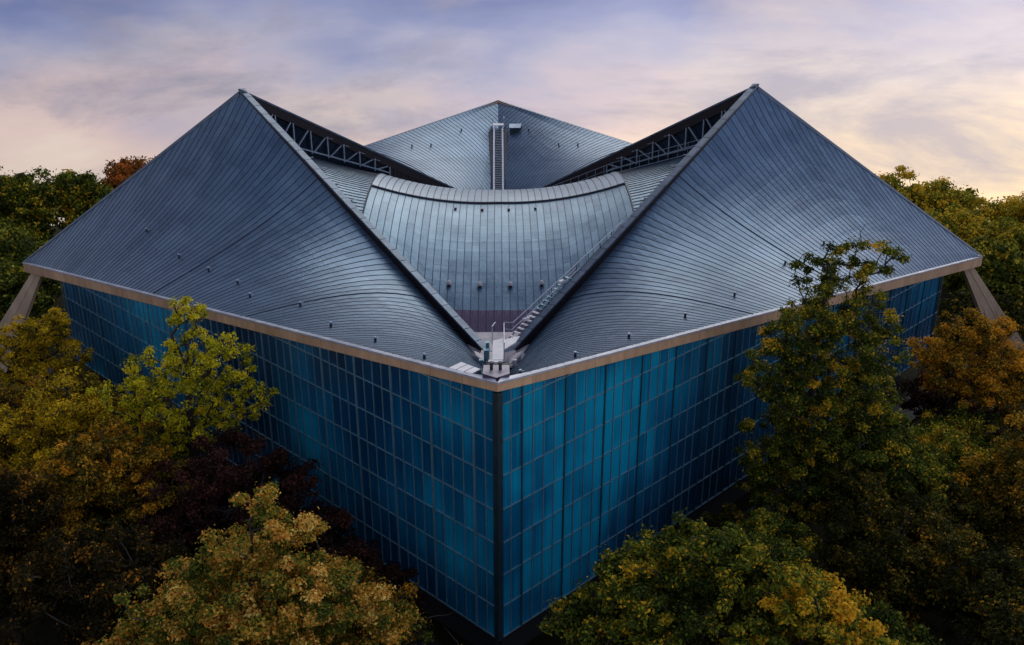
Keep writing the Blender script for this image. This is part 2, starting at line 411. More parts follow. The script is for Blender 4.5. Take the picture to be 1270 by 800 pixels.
# dark battens: crest line and the edges of the middle zone
bt = MB()
for k in range(24):
    x0, x1 = -XB+2*XB*k/24, -XB+2*XB*(k+1)/24
    bt.bar((x0, Q-1.25, saddle_z(x0, Q-1.25)+.05), (x1, Q-1.25, saddle_z(x1, Q-1.25)+.05), .14, .22)
for s_ in (-1, 1):
    for k in range(20):
        y0 = Q-13.3+26.6*k/20; y1 = Q-13.3+26.6*(k+1)/20
        bt.bar((s_*XB, y0, saddle_z(XB, y0)+.08), (s_*XB, y1, saddle_z(XB, y1)+.08), .14, .26)
bt.build('crest_batten', M['seam'], sad, BO)
# valley floor and flashings between saddle foot and corner
vf = MB()
vf.quad((-3.3, 24.6, 7.6), (3.3, 24.6, 7.6), (3.6, YA, 8.75), (-3.6, YA, 8.75))
vf.quad((-2.6, 18, 9.3), (2.6, 18, 9.3), (3.3, 24.6, 7.6), (-3.3, 24.6, 7.6))
for s_ in (-1, 1):
    vf.quad((s_*.5, 24.6, 8.5), (s_*1.7, 26.0, 9.0), (s_*1.5, 28.5, 8.6), (s_*.5, 28.6, 8.3))
vf.build('valley_flashing', M['lead'], sad, BO)

# ------------------------------------------------------------------ raised rims with clerestory
def rim(Pk, Vv, label):
    g = empty_part('ridge_wall', label)
    d = (Vv-Pk); d2 = d[:2]; Ln = np.linalg.norm(d2); e2 = d2/Ln
    inn = np.array((0, Q))-Pk[:2]*0; cen = np.array((0, Q)); nn = np.array((-e2[1], e2[0]))
    if (cen-Pk[:2]) @ nn < 0: nn = -nn
    T1 = .965
    def at(t, off, dz=0.):
        return np.array((*(Pk[:2]+d2*t+nn*off), Pk[2]+d[2]*t+dz))
    def sz(t, off):
        p = at(t, off); return saddle_z(p[0], p[1])
    # cap flashing in sheets
    n = 26; W0 = -.06; W1 = .72
    for i in range(n):
        ta, tb = T1*i/n, T1*(i+1)/n-.0015
        ta_ = max(ta, -.0)
        cp = MB()
        cp.hexa([at(ta_, W0, -.14), at(tb, W0, -.14), at(tb, W1, -.2), at(ta_, W1, -.2), at(ta_, W0, .06), at(tb, W0, .06), at(tb, W1, .0), at(ta_, W1, .0)])
        cp.build('cap_sheet', M['rim'], g, BO)
    # outer fascia towards the side shell
    fo = MB(); fo.hexa([at(0, 0, -.6), at(T1, 0, -1.75), at(T1, .2, -1.75), at(0, .2, -.6), at(0, 0, -.14), at(T1, 0, -.14), at(T1, .2, -.14), at(0, .2, -.14)])
    fo.build('outer_fascia', M['brown'], g, BO)
    # inner brown band
    band = MB(); band.hexa([at(0, .3, -1.25), at(T1, .3, -1.25), at(T1, .66, -1.25), at(0, .66, -1.25), at(0, .3, -.2), at(T1, .3, -.2), at(T1, .66, -.2), at(0, .66, -.2)])
    band.build('inner_fascia', M['brown'], g, BO)
    # solid wall on the valley half, vertical boards
    nb = 30
    for i in range(nb):
        ta, tb = .5+(T1-.5)*i/nb, .5+(T1-.5)*(i+1)/nb
        b = MB(); o_ = .60 if i % 2 else .57
        za, zb = sz(ta, .6)-.3, sz(tb, .6)-.3
        za = min(za, at(ta, 0)[2]-1.3); zb = min(zb, at(tb, 0)[2]-1.3)
        q = [at(ta, .3), at(tb-.0012, .3), at(tb-.0012, o_), at(ta, o_)]
        lo = [np.array((x[0], x[1], z)) for x, z in zip(q, (za, zb, zb, za))]; hi = [np.array((x[0], x[1], x[2]-1.25)) for x in q]
        b.hexa(lo+hi); b.build('wall_board', M['brown'], g, BO)
    # dark clerestory glass behind the truss, one pane a bay
    bay = .0575; ks = 8
    for k in range(ks+1):
        tb = .5-bay*k; ta = max(.5-bay*(k+1), 0.005)
        if ta >= tb: break
        gq = [at(ta, .12), at(tb-.002, .12), at(tb-.002, .2), at(ta, .2)]
        lo = [np.array((x[0], x[1], min(saddle_z(*x[:2])-.3, x[2]-1.4))) for x in gq]; hi = [np.array((x[0], x[1], x[2]-1.2)) for x in gq]
        pn = MB(); pn.hexa(lo+hi); pn.build('clerestory_pane', M['darkglass'], g, BO)
    # truss
    def ch(t): return max(1.3, rim_h(t)-.75)
    def rim_h(t): p = at(t, .6); return p[2]-saddle_z(*p[:2])
    tr = bpy.data.objects.new('roof_truss', None); col.objects.link(tr); tr.parent = g
    OFF = .62; w_ = .13
    for i in range(10):
        ta, tb = .03+.47*i/10, .03+.47*(i+1)/10
        c = MB(); c.bar(at(ta, OFF, -ch(ta)), at(tb, OFF, -ch(tb)), .16, .16); c.build('bottom_chord', M['steel'], g, BO)
    bpy.data.objects.remove(tr)
    for k in range(ks+1):
        t = .5-bay*k
        if t < .02: break
        c = MB(); c.bar(at(t, OFF, -1.15), at(t, OFF, -ch(t)-.25), w_, w_, up=(nn[0], nn[1], 0)); c.build('truss_post', M['steel'], g, BO)
        t2 = t-bay*.86
        if t2 > .01:
            c = MB(); c.bar(at(t-.008, OFF, -1.2), at(t2, OFF, -ch(t2)), w_, w_, up=(nn[0], nn[1], 0)); c.build('truss_diagonal', M['steel'], g, BO)
        if 1 <= k <= 4:
            c = MB(); a = at(t, OFF, -1.05); c.box(a, (.22, .22, .2)); c.bar(a, a+np.array((e2[0]*.2+nn[0]*.9, e2[1]*.2+nn[1]*.9, -.1))*.9, .05, .05)
            c.build('bracket_lamp', M['rail'], g, BO)
    # end block at the abutment
    eb = MB(); eb.hexa([at(T1-.02, -.05, -2.6), at(T1+.018, -.02, -2.6), at(T1+.012, .72, -2.6), at(T1-.02, .74, -2.6), at(T1-.02, -.05, .02), at(T1+.018, -.02, -.25), at(T1+.012, .72, -.3), at(T1-.02, .74, -.02)])
    eb.build('end_cap', M['purple'], g, BO)
    return at
rim_at = {}
rim_at['nl'] = rim(P1, V0, 'near left straight ridge with a pale cap, falling from the left peak')
rim_at['nr'] = rim(P2, V0, 'near right straight ridge with a pale cap, falling from the right peak')
rim_at['fl'] = rim(P1, V2, 'brown ridge wall behind the left peak with a pale steel truss')
rim_at['fr'] = rim(P2, V2, 'brown ridge wall behind the right peak with a shadowed truss')

# ------------------------------------------------------------------ eaves
def eave(A, B, label, near=True):
    g = empty_part('eave_beam', label)
    d2 = (B-A)[:2]; n_ = np.linalg.norm(d2); e2 = d2/n_; nn = np.array((-e2[1], e2[0]))
    if (np.array((0, Q))-A[:2]) @ nn < 0: nn = -nn
    def at(t, off, dz, ext=0.): return np.array((*(A[:2]+e2*(n_*t+ext)+nn*off), A[2]+(B-A)[2]*t+dz))
    nseg = 26
    for i in range(nseg):
        ta, tb = i/nseg, (i+1)/nseg
        x0, x1 = 0, 0
        ga = 0. if i == 0 else .012; ga2 = 0. if i == nseg-1 else -.012
        ha, hb = -.52-.55*ta**.7, -.52-.55*tb**.7
        o0 = .0
        p = MB()
        # mitre: inner edge shortened at both ends of the side
        ia = (.5 if i == 0 else 0)+ga; ib = (-.5 if i == nseg-1 else 0)+ga2
        p.hexa([at(ta, 0, ha, ga), at(tb, 0, hb, ga2), at(tb, .5, hb, ib), at(ta, .5, ha, ia), at(ta, 0, -.04, ga), at(tb, 0, -.04, ga2), at(tb, .5, -.04, ib), at(ta, .5, -.04, ia)])
        p.build('fascia_panel', M['conc'], g, BO)
        p = MB(); ia = .62 if i == 0 else 0.; ib = -.62 if i == nseg-1 else 0.
        p.hexa([at(ta, -.05, -.035, ga-(.05 if i == 0 else 0)), at(tb, -.05, -.035, ga2), at(tb, .34, -.035, ib+ga2), at(ta, .34, -.035, ia+ga), at(ta, -.05, .10, ga-(.05 if i == 0 else 0)), at(tb, -.05, .10, ga2), at(tb, .34, .09, ib+ga2), at(ta, .34, .09, ia+ga)])
        p.build('edge_flashing', M['flash' if near else 'rim'], g, BO)
    gt = MB(); gt.quad(at(.93, .5, -.12), at(1, .5, -.12, -.6), at(1, 2.0, -.3, -2.1), at(.97, 2.0, -.3)); gt.build('gutter', M['darktrim'], g, BO)
    # soffit
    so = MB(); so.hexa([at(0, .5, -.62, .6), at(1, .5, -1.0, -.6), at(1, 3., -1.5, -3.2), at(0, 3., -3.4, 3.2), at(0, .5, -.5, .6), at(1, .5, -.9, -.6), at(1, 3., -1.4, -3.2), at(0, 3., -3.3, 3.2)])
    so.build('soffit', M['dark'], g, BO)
eave(C0, CL, 'near left buff eave beam sloping down to the left corner')
eave(C0, CR, 'near right buff eave beam sloping down to the right corner')
eave(CF, CL, 'far left buff eave beam', False); eave(CF, CR, 'far right buff eave beam', False)

# ------------------------------------------------------------------ curtain walls
RH = 2.418; N0 = 2.16; WEND = 67.
pane_cache = {}
def pane_mesh(wd, h0, h1, key):
    k = key
    if k in pane_cache: return pane_cache[k]
    m_ = MB(); m_.hexa([(0, 0, 0), (wd, 0, 0), (wd, .06, 0), (0, .06, 0), (0, 0, h0), (wd, 0, h1), (wd, .06, h1), (0, .06, h0)])
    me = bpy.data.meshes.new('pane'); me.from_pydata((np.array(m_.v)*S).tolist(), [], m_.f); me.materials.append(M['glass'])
    ul = me.uv_layers.new(name='UVMap'); ul.data.foreach_set('uv', np.array(m_.uv, np.float32).ravel()); me.update()
    pane_cache[k] = me; return me
def wall(A, B, label, near, npane):
    g = empty_part('glass_wall', label)
    d2 = (B-A)[:2]; n_ = np.linalg.norm(d2); e2 = d2/n_; nn = np.array((-e2[1], e2[0]))
    if (np.array((0, Q))-A[:2]) @ nn < 0: nn = -nn
    IN = .10
    ang = math.atan2(e2[1], e2[0]); flip = (e2[0]*nn[1]-e2[1]*nn[0]) < 0
    def at(al, off, z): return np.array((*(A[:2]+e2*al+nn*(IN+off)), z))
    def top(al): return A[2]+(B[2]-A[2])*al/n_ - (.52+.55*(al/n_)**.7) + .04
    edges = [.38]+[N0-1+k for k in range(0, int(WEND)) if N0-1+k < WEND]
    heavy = lambda a: abs(((a-N0)/4) - round((a-N0)/4)) < .01
    cells = []
    for i in range(len(edges)-1):
        a0, a1 = edges[i], edges[i+1]
        for r in range(9):
            z0 = r*RH; 
            t0, t1 = min((r+1)*RH, top(a0)), min((r+1)*RH, top(a1))
            if t0-z0 < .15 or t1-z0 < .1: continue
            cells.append((a0, a1, z0, t0, t1, r))
    # biggest in view: those nearest the corner
    rest = MB(); cnt = 0
    for idx, (a0, a1, z0, t0, t1, r) in enumerate(cells):
        full = t0 == t1 == (r+1)*RH and abs(a1-a0-1) < 1e-6
        if near and cnt < npane and (a0 < 26):
            wd = a1-a0-.05; me = pane_mesh(wd, t0-z0-.03, t1-z0-.03, 'full' if full else (near, idx))
            if idx % 1 == 0:
                o = bpy.data.objects.new('pane', me); col.objects.link(o); o.parent = g
                p = at(a0 if not flip else a1, .0, z0) ; 
                if flip:
                    # mirror: run from a1 back to a0 so that the outside face looks outward
                    if not full:
                        me = pane_mesh(wd, t1-z0-.03, t0-z0-.03, (near, idx, 'f')); o.data = me
                    p = at(a1-.02, 0, z0); o.rotation_euler = (0, 0, ang+math.pi)
                else:
                    p = at(a0+.02, 0, z0); o.rotation_euler = (0, 0, ang)
                o.location = [(c-b_)*S for c, b_ in zip(p, BO)]
                cnt += 1
        else:
            pts = [at(a0+.02, 0, z0), at(a1-.02, 0, z0), at(a1-.02, .06, z0), at(a0+.02, .06, z0), at(a0+.02, 0, t0), at(a1-.02, 0, t1), at(a1-.02, .06, t1), at(a0+.02, .06, t0)]
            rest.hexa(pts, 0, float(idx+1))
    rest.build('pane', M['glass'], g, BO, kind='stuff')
    # mullions
    for a in edges[1:]+[WEND]:
        hv = heavy(a); m_ = MB(); zt = top(a)
        ww, dp = ((.075, .13) if near == 'r' else (.13, .12)) if hv else (.045, .09)
        m_.bar(at(a, .02-dp/2, -.05), at(a, .02-dp/2, zt), ww, dp, up=(nn[0], nn[1], 0))
        m_.build('heavy_mullion' if hv else 'mullion', M['midtrim' if hv and near == 'r' else 'trim'], g, BO)
    for r in range(0, 8):
        z = r*RH
        # length of this transom before it meets the sloping eave
        al = WEND
        while al > 1 and top(al) < z+.05: al -= .5
        if al < 2: continue
        m_ = MB(); m_.bar(at(.5, -.035, z), at(al, -.035, z), .08, .06, up=(0, 0, 1)); m_.build('transom' if r else 'base_rail', M['trimr'], g, BO)
    # backing and end return, undercroft
    bk = MB(); bk.hexa([at(.3, .3, -.1), at(WEND, .3, -.1), at(WEND, .5, -.1), at(.3, .5, -.1), at(.3, .3, top(0)-.1), at(WEND, .3, top(WEND)), at(WEND, .5, top(WEND)), at(.3, .5, top(0)-.1)])
    bk.build('wall_backing', M['dark'], g, BO)
    er = MB(); er.hexa([at(WEND-.1, .1, -.1), at(WEND+.05, .1, -.1), at(WEND+.05, 9.5, -.1), at(WEND-.1, 9.5, -.1), at(WEND-.1, .1, top(WEND)), at(WEND+.05, .1, top(WEND)), at(WEND+.05, 9.5, top(WEND)+1), at(WEND-.1, 9.5, top(WEND)+1)])
    er.build('return_wall', M['darktrim'], g, BO)
    un = MB(); un.hexa([at(2, 2.2, GZ), at(WEND-1, 2.2, GZ), at(WEND-1, 2.6, GZ), at(2, 2.6, GZ), at(2, 2.2, -.12), at(WEND-1, 2.2, -.12), at(WEND-1, 2.6, -.12), at(2, 2.6, -.12)])
    un.build('plinth_wall', M['dark'], g, BO)
    fl = MB(); fl.hexa([at(.4, .05, -.3), at(WEND, .05, -.3), at(WEND, 3., -.3), at(3., 3., -.3), at(.4, .05, -.11), at(WEND, .05, -.11), at(WEND, 3., -.11), at(3., 3., -.11)])
    fl.build('floor_edge', M['dark'], g, BO)
wall(C0, CL, 'left glass wall in shade, dark teal panes', 'l', 150)
wall(C0, CR, 'right glass wall, brighter blue panes', 'r', 150)
wall(CF, CL, 'far left glass wall', '', 0); wall(CF, CR, 'far right glass wall', '', 0)
for (cx, cy) in ((0, 0), (0, 2*Q)):
    s_ = 1 if cy == 0 else -1
    cp = MB(); cp.hexa([(0, cy+s_*.02, -.1), (.3, cy+s_*.32, -.1), (0, cy+s_*.65, -.1), (-.3, cy+s_*.32, -.1), (0, cy+s_*.02, 17.8), (.3, cy+s_*.32, 17.75), (0, cy+s_*.65, 17.75), (-.3, cy+s_*.32, 17.75)])
    cp.build('corner_post', M['darktrim'], bld, BO)

# corner struts of board-marked concrete
def strut(sx):
    top_ = np.array((sx*(Q-1.7), Q-.2, ZL-1.05)); 
    base = np.array((sx*(Q+6.2), Q-.6, GZ))
    m_ = MB(); y0, y1 = -.5, .5
    def ring(c, w_, dep): return [(c[0]-w_/2, c[1]-dep/2, c[2]), (c[0]+w_/2, c[1]-dep/2, c[2]), (c[0]+w_/2, c[1]+dep/2, c[2]), (c[0]-w_/2, c[1]+dep/2, c[2])]
    n = 6; prev = None
    for i in range(n+1):
        f = i/n; c = base+(top_-base)*f
        r_ = ring(c, 4.8+(1.25-4.8)*f**.8, 1.7-.8*f)
        if prev:
            m_.hexa(prev+r_)
        prev = r_
    o = m_.build('corner_strut', M['strut'], bld, BO, label='weathered concrete strut leaning out under the %s eave corner' % ('left' if sx < 0 else 'right'))
    g_ = MB(); c0 = base+np.array((sx*.3, -.86, 0)); c1 = top_+np.array((0, -.46, 0)); g_.bar(c0, c1, .07, .05); g_.build('strut_groove', M['strut'], bld, BO)
strut(-1); strut(1)

# ------------------------------------------------------------------ things on the roof
def onto(pos, al, pe): return pos(al, pe)
# four cowls low on the saddle, four small studs high on it
for i, x in enumerate((-4.76, -1.79, 1.17, 4.21)):
    z = saddle_z(x, 37.5); v = empty('roof_vent', (x, 37.5, z), ['leftmost', 'second from left', 'third from left', 'rightmost'][i]+' of the four pale vent cowls low on the saddle roof', 'roof vent', 'pale vent cowls in a row on the saddle roof')
    c = MB(); c.tube((x, 37.5, z-.05), (x, 37.5, z+.28), .15, .15, 10); c.build('vent_pipe', M['black'], v, (x, 37.5, z))
    c = MB(); c.tube((x, 37.5, z+.22), (x, 37.5, z+.34), .27, .25, 12); c.tube((x, 37.5, z+.34), (x, 37.5, z+.52), .25, .12, 12); c.build('vent_cap', M['vent'], v, (x, 37.5, z))
for i, x in enumerate((-4.63, -1.73, 1.16, 4.04)):
    z = saddle_z(x, 51.5); v = empty('roof_stud', (x, 51.5, z), ['leftmost', 'second from left', 'third from left', 'rightmost'][i]+' of four small dark studs just below the saddle crest line', 'roof fitting', 'dark studs below the crest')
    c = MB(); c.tube((x, 51.5, z-.05), (x, 51.5, z+.16), .14, .14, 8); c.build('stud_body', M['black'], v, (x, 51.5, z))
    c = MB(); c.tube((x, 51.5, z+.16), (x, 51.5, z+.22), .19, .15, 8); c.build('stud_cap', M['vent'], v, (x, 51.5, z))
# fall-arrest anchors
def anchor(p, label, grp, tilt=0.4):
    v = empty('roof_anchor', tuple(p), label, 'roof anchor', grp)
    c = MB(); c.tube((0, 0, -.05), (0, 0, .34), .10, .09, 8); c.build('anchor_post', M['black'], v)
    c = MB(); c.tube((0, 0, .34), (0, 0, .43), .13, .09, 8); c.bar((0, 0, .30), (.26, .08, .30), .05, .05); c.build('anchor_head', M['steel'], v)
    return v
def al_of(px, pos, e2, pe):   # point on the shell a given distance along the eave
    return pos(px, pe)
lab = ['beside the ridge foot', 'second up from the near corner', 'third up from the near corner', 'fourth up from the near corner', 'fifth up from the near corner', 'sixth up from the near corner', 'seventh up from the near corner', 'eighth up from the near corner', 'nearest the low corner']
for (nm, pos, spots) in (('left', shell_L, ((9.6, 2.6), (15.6, 3.1), (21.2, 3.2), (28., 5.0), (33.5, 3.6), (37.5, 4.8), (43., 5.0), (49., 5.2), (58., 6.4))),
                         ('right', shell_R, ((3.6, 1.6), (10., 2.6), (16.4, 3.0), (24., 3.4), (32., 4.), (43., 5.6), (45.5, 5.), (51, 6.), (60., 4.)))):
    for i, (a, b) in enumerate(spots):
        anchor(pos(a, b), 'small dark anchor near the eave of the %s shell, %s' % (nm, lab[i]), 'roof anchors along the %s eave' % nm)
for i, (a, b) in enumerate(((12, 4), (20, 6), (23, 5.2), (34, 5.))):
    anchor(shell_FL(a, b), 'tiny anchor on the far left shell, number %s from the ladder' % ['one', 'two', 'three', 'four'][i], 'roof anchors on the far shells')
    anchor(shell_FR(a-1, b+.4), 'tiny anchor on the far right shell, number %s from the ladder' % ['one', 'two', 'three', 'four'][i], 'roof anchors on the far shells')
# pale brackets on the crosswise sheets
for s_, nm in ((-1, 'left'), (1, 'right')):
    for i, (x, y) in enumerate(((21.6, 58.6), (19.6, 55.4), (17.44, 51.5), (15.38, 48.2))):
        z = saddle_z(x, y); p = (s_*x, y, z)
        v = empty('snow_bracket', p, '%s pale bracket down the %s edge of the saddle roof' % (['topmost', 'second', 'third', 'lowest'][i], nm), 'bracket', 'pale brackets beside the %s ridge' % nm)
        c = MB(); c.bar((-.55, -.1, .16), (.5, .1, .16), .1, .06); c.build('bracket_arm', M['white'], v); c = MB(); c.tube((0, 0, -.04), (0, 0, .14), .09, .09, 6); c.build('bracket_foot', M['steel'], v)

# long ladder in the far valley
def vz(y): return 18.5-(y-2*Q)*-1*(18.5-6.25)/(Q/2)
lad = empty('roof_ladder', (0, 84, vz(84)), 'long pale steel ladder climbing the far valley to the rear corner', 'ladder')
LO = (0, 84, vz(84)); ly0, ly1 = 83.6, 101.0; LW = .62
for s_ in (-1, 1):
    c = MB(); c.bar((s_*LW, ly0, vz(ly0)+1.1), (s_*LW, ly1, vz(ly1)+1.1), .15, .2); c.build('stile', M['rail'], lad, LO)
    c = MB(); c.bar((s_*(LW+.12), ly0, vz(ly0)+1.7), (s_*(LW+.12), ly1, vz(ly1)+1.7), .07, .07); c.build('handrail', M['rail'], lad, LO)
    for k in range(8):
        y = ly0+(ly1-ly0)*k/7; c = MB(); c.bar((s_*(LW+.12), y, vz(y)+.1), (s_*(LW+.12), y, vz(y)+1.7), .07, .07); c.build('rail_post', M['rail'], lad, LO)
for k in range(44):
    y = ly0+.2+(ly1-ly0-.4)*k/43; c = MB(); c.box((0, y, vz(y)+1.12), (LW*2-.1, .2, .07)); c.build('rung', M['steel'], lad, LO)
# dark gutter trough under the ladder
tr = MB(); tr.quad((-1.5, 82, vz(82)+.75), (1.5, 82, vz(82)+.75), (1.4, 101.2, vz(101.2)+.75), (-1.4, 101.2, vz(101.2)+.75)); tr.build('valley_trough', M['seam'], bld, BO)
hl = empty('ladder_landing', (0, 101.8, vz(101.8)), 'pale landing with rails at the head of the far ladder', 'platform')
HO = (0, 101.8, vz(101.8)); hz_ = vz(101.8)+1.1
c = MB(); c.box((0, 101.9, hz_), (1.9, 1.7, .12)); c.build('landing_deck', M['white'], hl, HO)
for s_ in (-1, 1):
    for yy in (101.1, 102.7):
        c = MB(); c.bar((s_*.9, yy, hz_-.9), (s_*.9, yy, hz_+1.1), .09, .09); c.build('rail_post', M['rail'], hl, HO)
    c = MB(); c.bar((s_*.9, 101.1, hz_+1.1), (s_*.9, 102.7, hz_+1.1), .08, .08); c.build('handrail', M['rail'], hl, HO)
hq = shell_FR(8.6, 4.9)
hb = empty('roof_hatch', tuple(hq), 'dark box hatch on the far roof just right of the ladder head', 'roof hatch')
c = MB(); c.hexa([(-.8, -.8, -1.), (.7, -.8, -1.), (.9, .8, -.6), (-.8, .8, -.8), (-.8, -.8, .45), (.7, -.8, .45), (.9, .8, .75), (-.8, .8, .75)]); c.build('hatch_body', M['darktrim'], hb)
c = MB(); c.hexa([(-.9, -.9, .45), (.8, -.9, .45), (1.05, .9, .77), (-.9, .9, .77), (-.9, -.9, .55), (.8, -.9, .55), (1.05, .9, .87), (-.9, .9, .87)]); c.build('hatch_lid', M['sheet'], hb)

# corner abutment plate with two bollards
pl = empty('corner_plate', (0, 1.2, 18.5), 'pale pentagonal plate with two dark bollards at the near roof corner', 'roof plate')
c = MB(); pts = [(-.83, 2.3), (.72, 2.3), (.72, 1.05), (-.06, .46), (-.88, 1.05)]; PZ = 18.64
tp = [(x, y, PZ) for x, y in pts]; bm_ = [(x, y, PZ-.5) for x, y in pts]
c.quad(tp[0], tp[4], tp[2], tp[1]); c.tri(tp[4], tp[3], tp[2])
for i in range(5): j = (i+1) % 5; c.quad(tp[i], tp[j], bm_[j], bm_[i], 1)
c.build('plate_top', [M['lead'], M['purple']], pl, (0, 1.2, 18.5))
for x in (-.36, .17):
    c = MB(); c.tube((x, 1.62, PZ), (x, 1.62, PZ+.42), .10, .10, 8); c.tube((x, 1.62, PZ+.40), (x, 1.62, PZ+.5), .15, .15, 8); c.bar((x, 1.62, PZ+.45), (x+(.34 if x > 0 else -.34), 1.75, PZ+.45), .06, .06); c.build('bollard', M['black'], pl, (0, 1.2, 18.5))
# platform with white deck
pf = empty('access_platform', (0, 22, 9.4), 'white access deck with a dark beam and short rails between the two ridges', 'platform')
PO = (0, 22, 9.4); DZ = 10.
def pb(name, mat, fn):
    m_ = MB(); fn(m_); return m_.build(name, mat, pf, PO)
pb('deck_panel', M['white'], lambda m_: m_.hexa([(-.48, 23.1, DZ-.12), (.42, 23.1, DZ-.12), (.44, 27.8, DZ-.12), (-.5, 27.3, DZ-.12), (-.48, 23.1, DZ), (.42, 23.1, DZ), (.44, 27.8, DZ), (-.5, 27.3, DZ)]))
pb('deck_panel', M['white'], lambda m_: m_.hexa([(.5, 25.4, DZ-.16), (1.5, 26.9, DZ-.16), (1.9, 28.4, DZ-.16), (.5, 27.6, DZ-.16), (.5, 25.4, DZ-.03), (1.5, 26.9, DZ-.03), (1.9, 28.4, DZ-.03), (.5, 27.6, DZ-.03)]))
pb('deck_step', M['white'], lambda m_: m_.box((-.25, 22.9, DZ-.1), (1.2, .5, .12)))
pb('support_beam', M['darktrim'], lambda m_: (m_.box((-.15, 22.3, DZ-.35), (3.0, .5, .42)), m_.box((-.15, 21.9, DZ-.2), (2.7, .18, .1))))
pb('control_cabinet', M['trim'], lambda m_: (m_.box((-1.0, 23.4, DZ+.25), (.42, .5, 1.1)), m_.box((-.9, 24.2, DZ+.4), (.3, .5, 1.5))))
pb('rail_post', M['rail'], lambda m_: m_.bar((-.52, 26.6, DZ-.1), (-.52, 26.6, DZ+1.6), .08, .08))
pb('rail_post', M['rail'], lambda m_: m_.bar((.5, 23.4, DZ-.1), (.5, 23.4, DZ+1.4), .07, .07))
pb('rail_post', M['rail'], lambda m_: m_.bar((.5, 27.3, DZ-.1), (.5, 27.3, DZ+1.6), .08, .08))
pb('handrail', M['rail'], lambda m_: (m_.bar((-.52, 26.6, DZ+1.6), (-.25, 27.6, DZ+1.6), .06, .06)))
pb('handrail', M['rail'], lambda m_: (m_.bar((.5, 23.4, DZ+1.4), (.5, 27.3, DZ+1.6), .05, .05)))
for s_ in (-1, 1):
    pb('side_flashing', M['lead'], lambda m_: m_.hexa([(s_*.9, 23.2, DZ-.9), (s_*1.9, 24.2, DZ-.8), (s_*2.3, 26.2, DZ-.9), (s_*1., 25.4, DZ-1), (s_*.9, 23.2, DZ-.5), (s_*1.9, 24.2, DZ-.1), (s_*2.1, 26.2, DZ-.5), (s_*1., 25.4, DZ-.7)]))
pb('cable_run', M['black'], lambda m_: (m_.bar((.9, 22.4, DZ-.2), (.62, 3.2, 18.35), .06, .06), m_.bar((.62, 3.2, 18.35), (.62, 2.3, 18.6), .06, .06)))
pb('junction_box', M['vent'], lambda m_: m_.box((1.35, 22.2, DZ+.15), (.35, .3, .45)))
pb('junction_box', M['trim'], lambda m_: m_.box((-1.45, 22.4, DZ+.1), (.3, .3, .4)))
pb('lamp_bracket', M['rail'], lambda m_: (m_.bar((-1.3, 21.9, DZ-.2), (-1.7, 21.9, DZ+.1), .05, .05), m_.bar((1.2, 21.9, DZ-.2), (1.7, 21.9, DZ+.1), .05, .05)))
# stair along the inner side of the right ridge
stv = empty('roof_stair', (1.5, 30, 10), 'steel stair and handrail climbing beside the right ridge from the deck', 'stair')
SO = (1.5, 30, 10); at = rim_at['nr']
def spt(t, off, dz): return at(t, off, dz)
for k in range(17):
    t = .935-.0125*k; c = MB(); p = spt(t, 1.12, .0)
    c.box(p, (.3, .72, .07), (-R2, R2*-1, 0), (-R2, R2, 0)); c.build('tread', M['white' if k < 8 else 'trim'], stv, SO)
c = MB(); c.bar(spt(.94, .8, -.15), spt(.60, .8, -.15), .07, .2); c.build('stringer', M['darktrim'], stv, SO)
c = MB(); c.bar(spt(.93, 1.5, -.1), spt(.70, 1.3, -.1), .06, .14); c.build('stringer', M['rail'], stv, SO)
for (ta, da, tb, db, e_) in ((.915, 1.05, .54, .1, 1.35), (.92, .5, .70, .0, .75)):
    c = MB(); c.bar(spt(ta, 1.45, da), spt(tb, .85, db), .075, .075)
    c.bar(spt(ta, 1.45, da), np.array((.5, 28.2, 10.+e_)), .075, .075); c.build('handrail', M['rail'], stv, SO)
for k in range(9):
    f = k/9; t = .915+(.54-.915)*f; off = 1.45-.6*f; c = MB(); c.bar(spt(t, off, -.5), spt(t, off, 1.05-.95*f), .06, .06); c.build('rail_post', M['rail' if k < 2 else 'darktrim'], stv, SO)
for t in (.875, .755):
    c = MB(); c.box(spt(t, 1.3, .2), (.7, .3, .22), (-R2, -R2, 0), (-R2, R2, 0)); c.build('white_panel', M['white'], stv, SO)
# skylight by the near corner on the left shell
sk = empty('skylight', (-2.4, 3.6, 17.9), 'white three-paned rooflight on the left shell beside the near corner', 'skylight')
KO = (-2.4, 3.6, 17.9)
A_, B_, C_, D_ = [np.array(v) for v in ((-3.15, 3.55, 17.8), (-2.28, 4.6, 17.8), (-1.02, 3.3, 17.86), (-1.64, 2.5, 17.86))]
def skp(f, g2, dz=0.): return (A_*(1-f)+D_*f)*(1-g2)+(B_*(1-f)+C_*f)*g2+np.array((0, 0, dz))
fr = MB(); fr.hexa([skp(0, 0, -.9), skp(1, 0, -.9), skp(1, 1, -.9), skp(0, 1, -.9), skp(0, 0), skp(1, 0), skp(1, 1), skp(0, 1)]); fr.build('skylight_frame', M['darktrim'], sk, KO)
for i in range(3):
    f0, f1 = .01+i*.335, .30+i*.335; g_ = MB(); g_.hexa([skp(f0, .02, .01), skp(f1, .02, .01), skp(f1, .98, .01), skp(f0, .98, .01), skp(f0, .02, .07), skp(f1, .02, .07), skp(f1, .98, .07), skp(f0, .98, .07)]); g_.build('skylight_pane', M['white'], sk, KO)
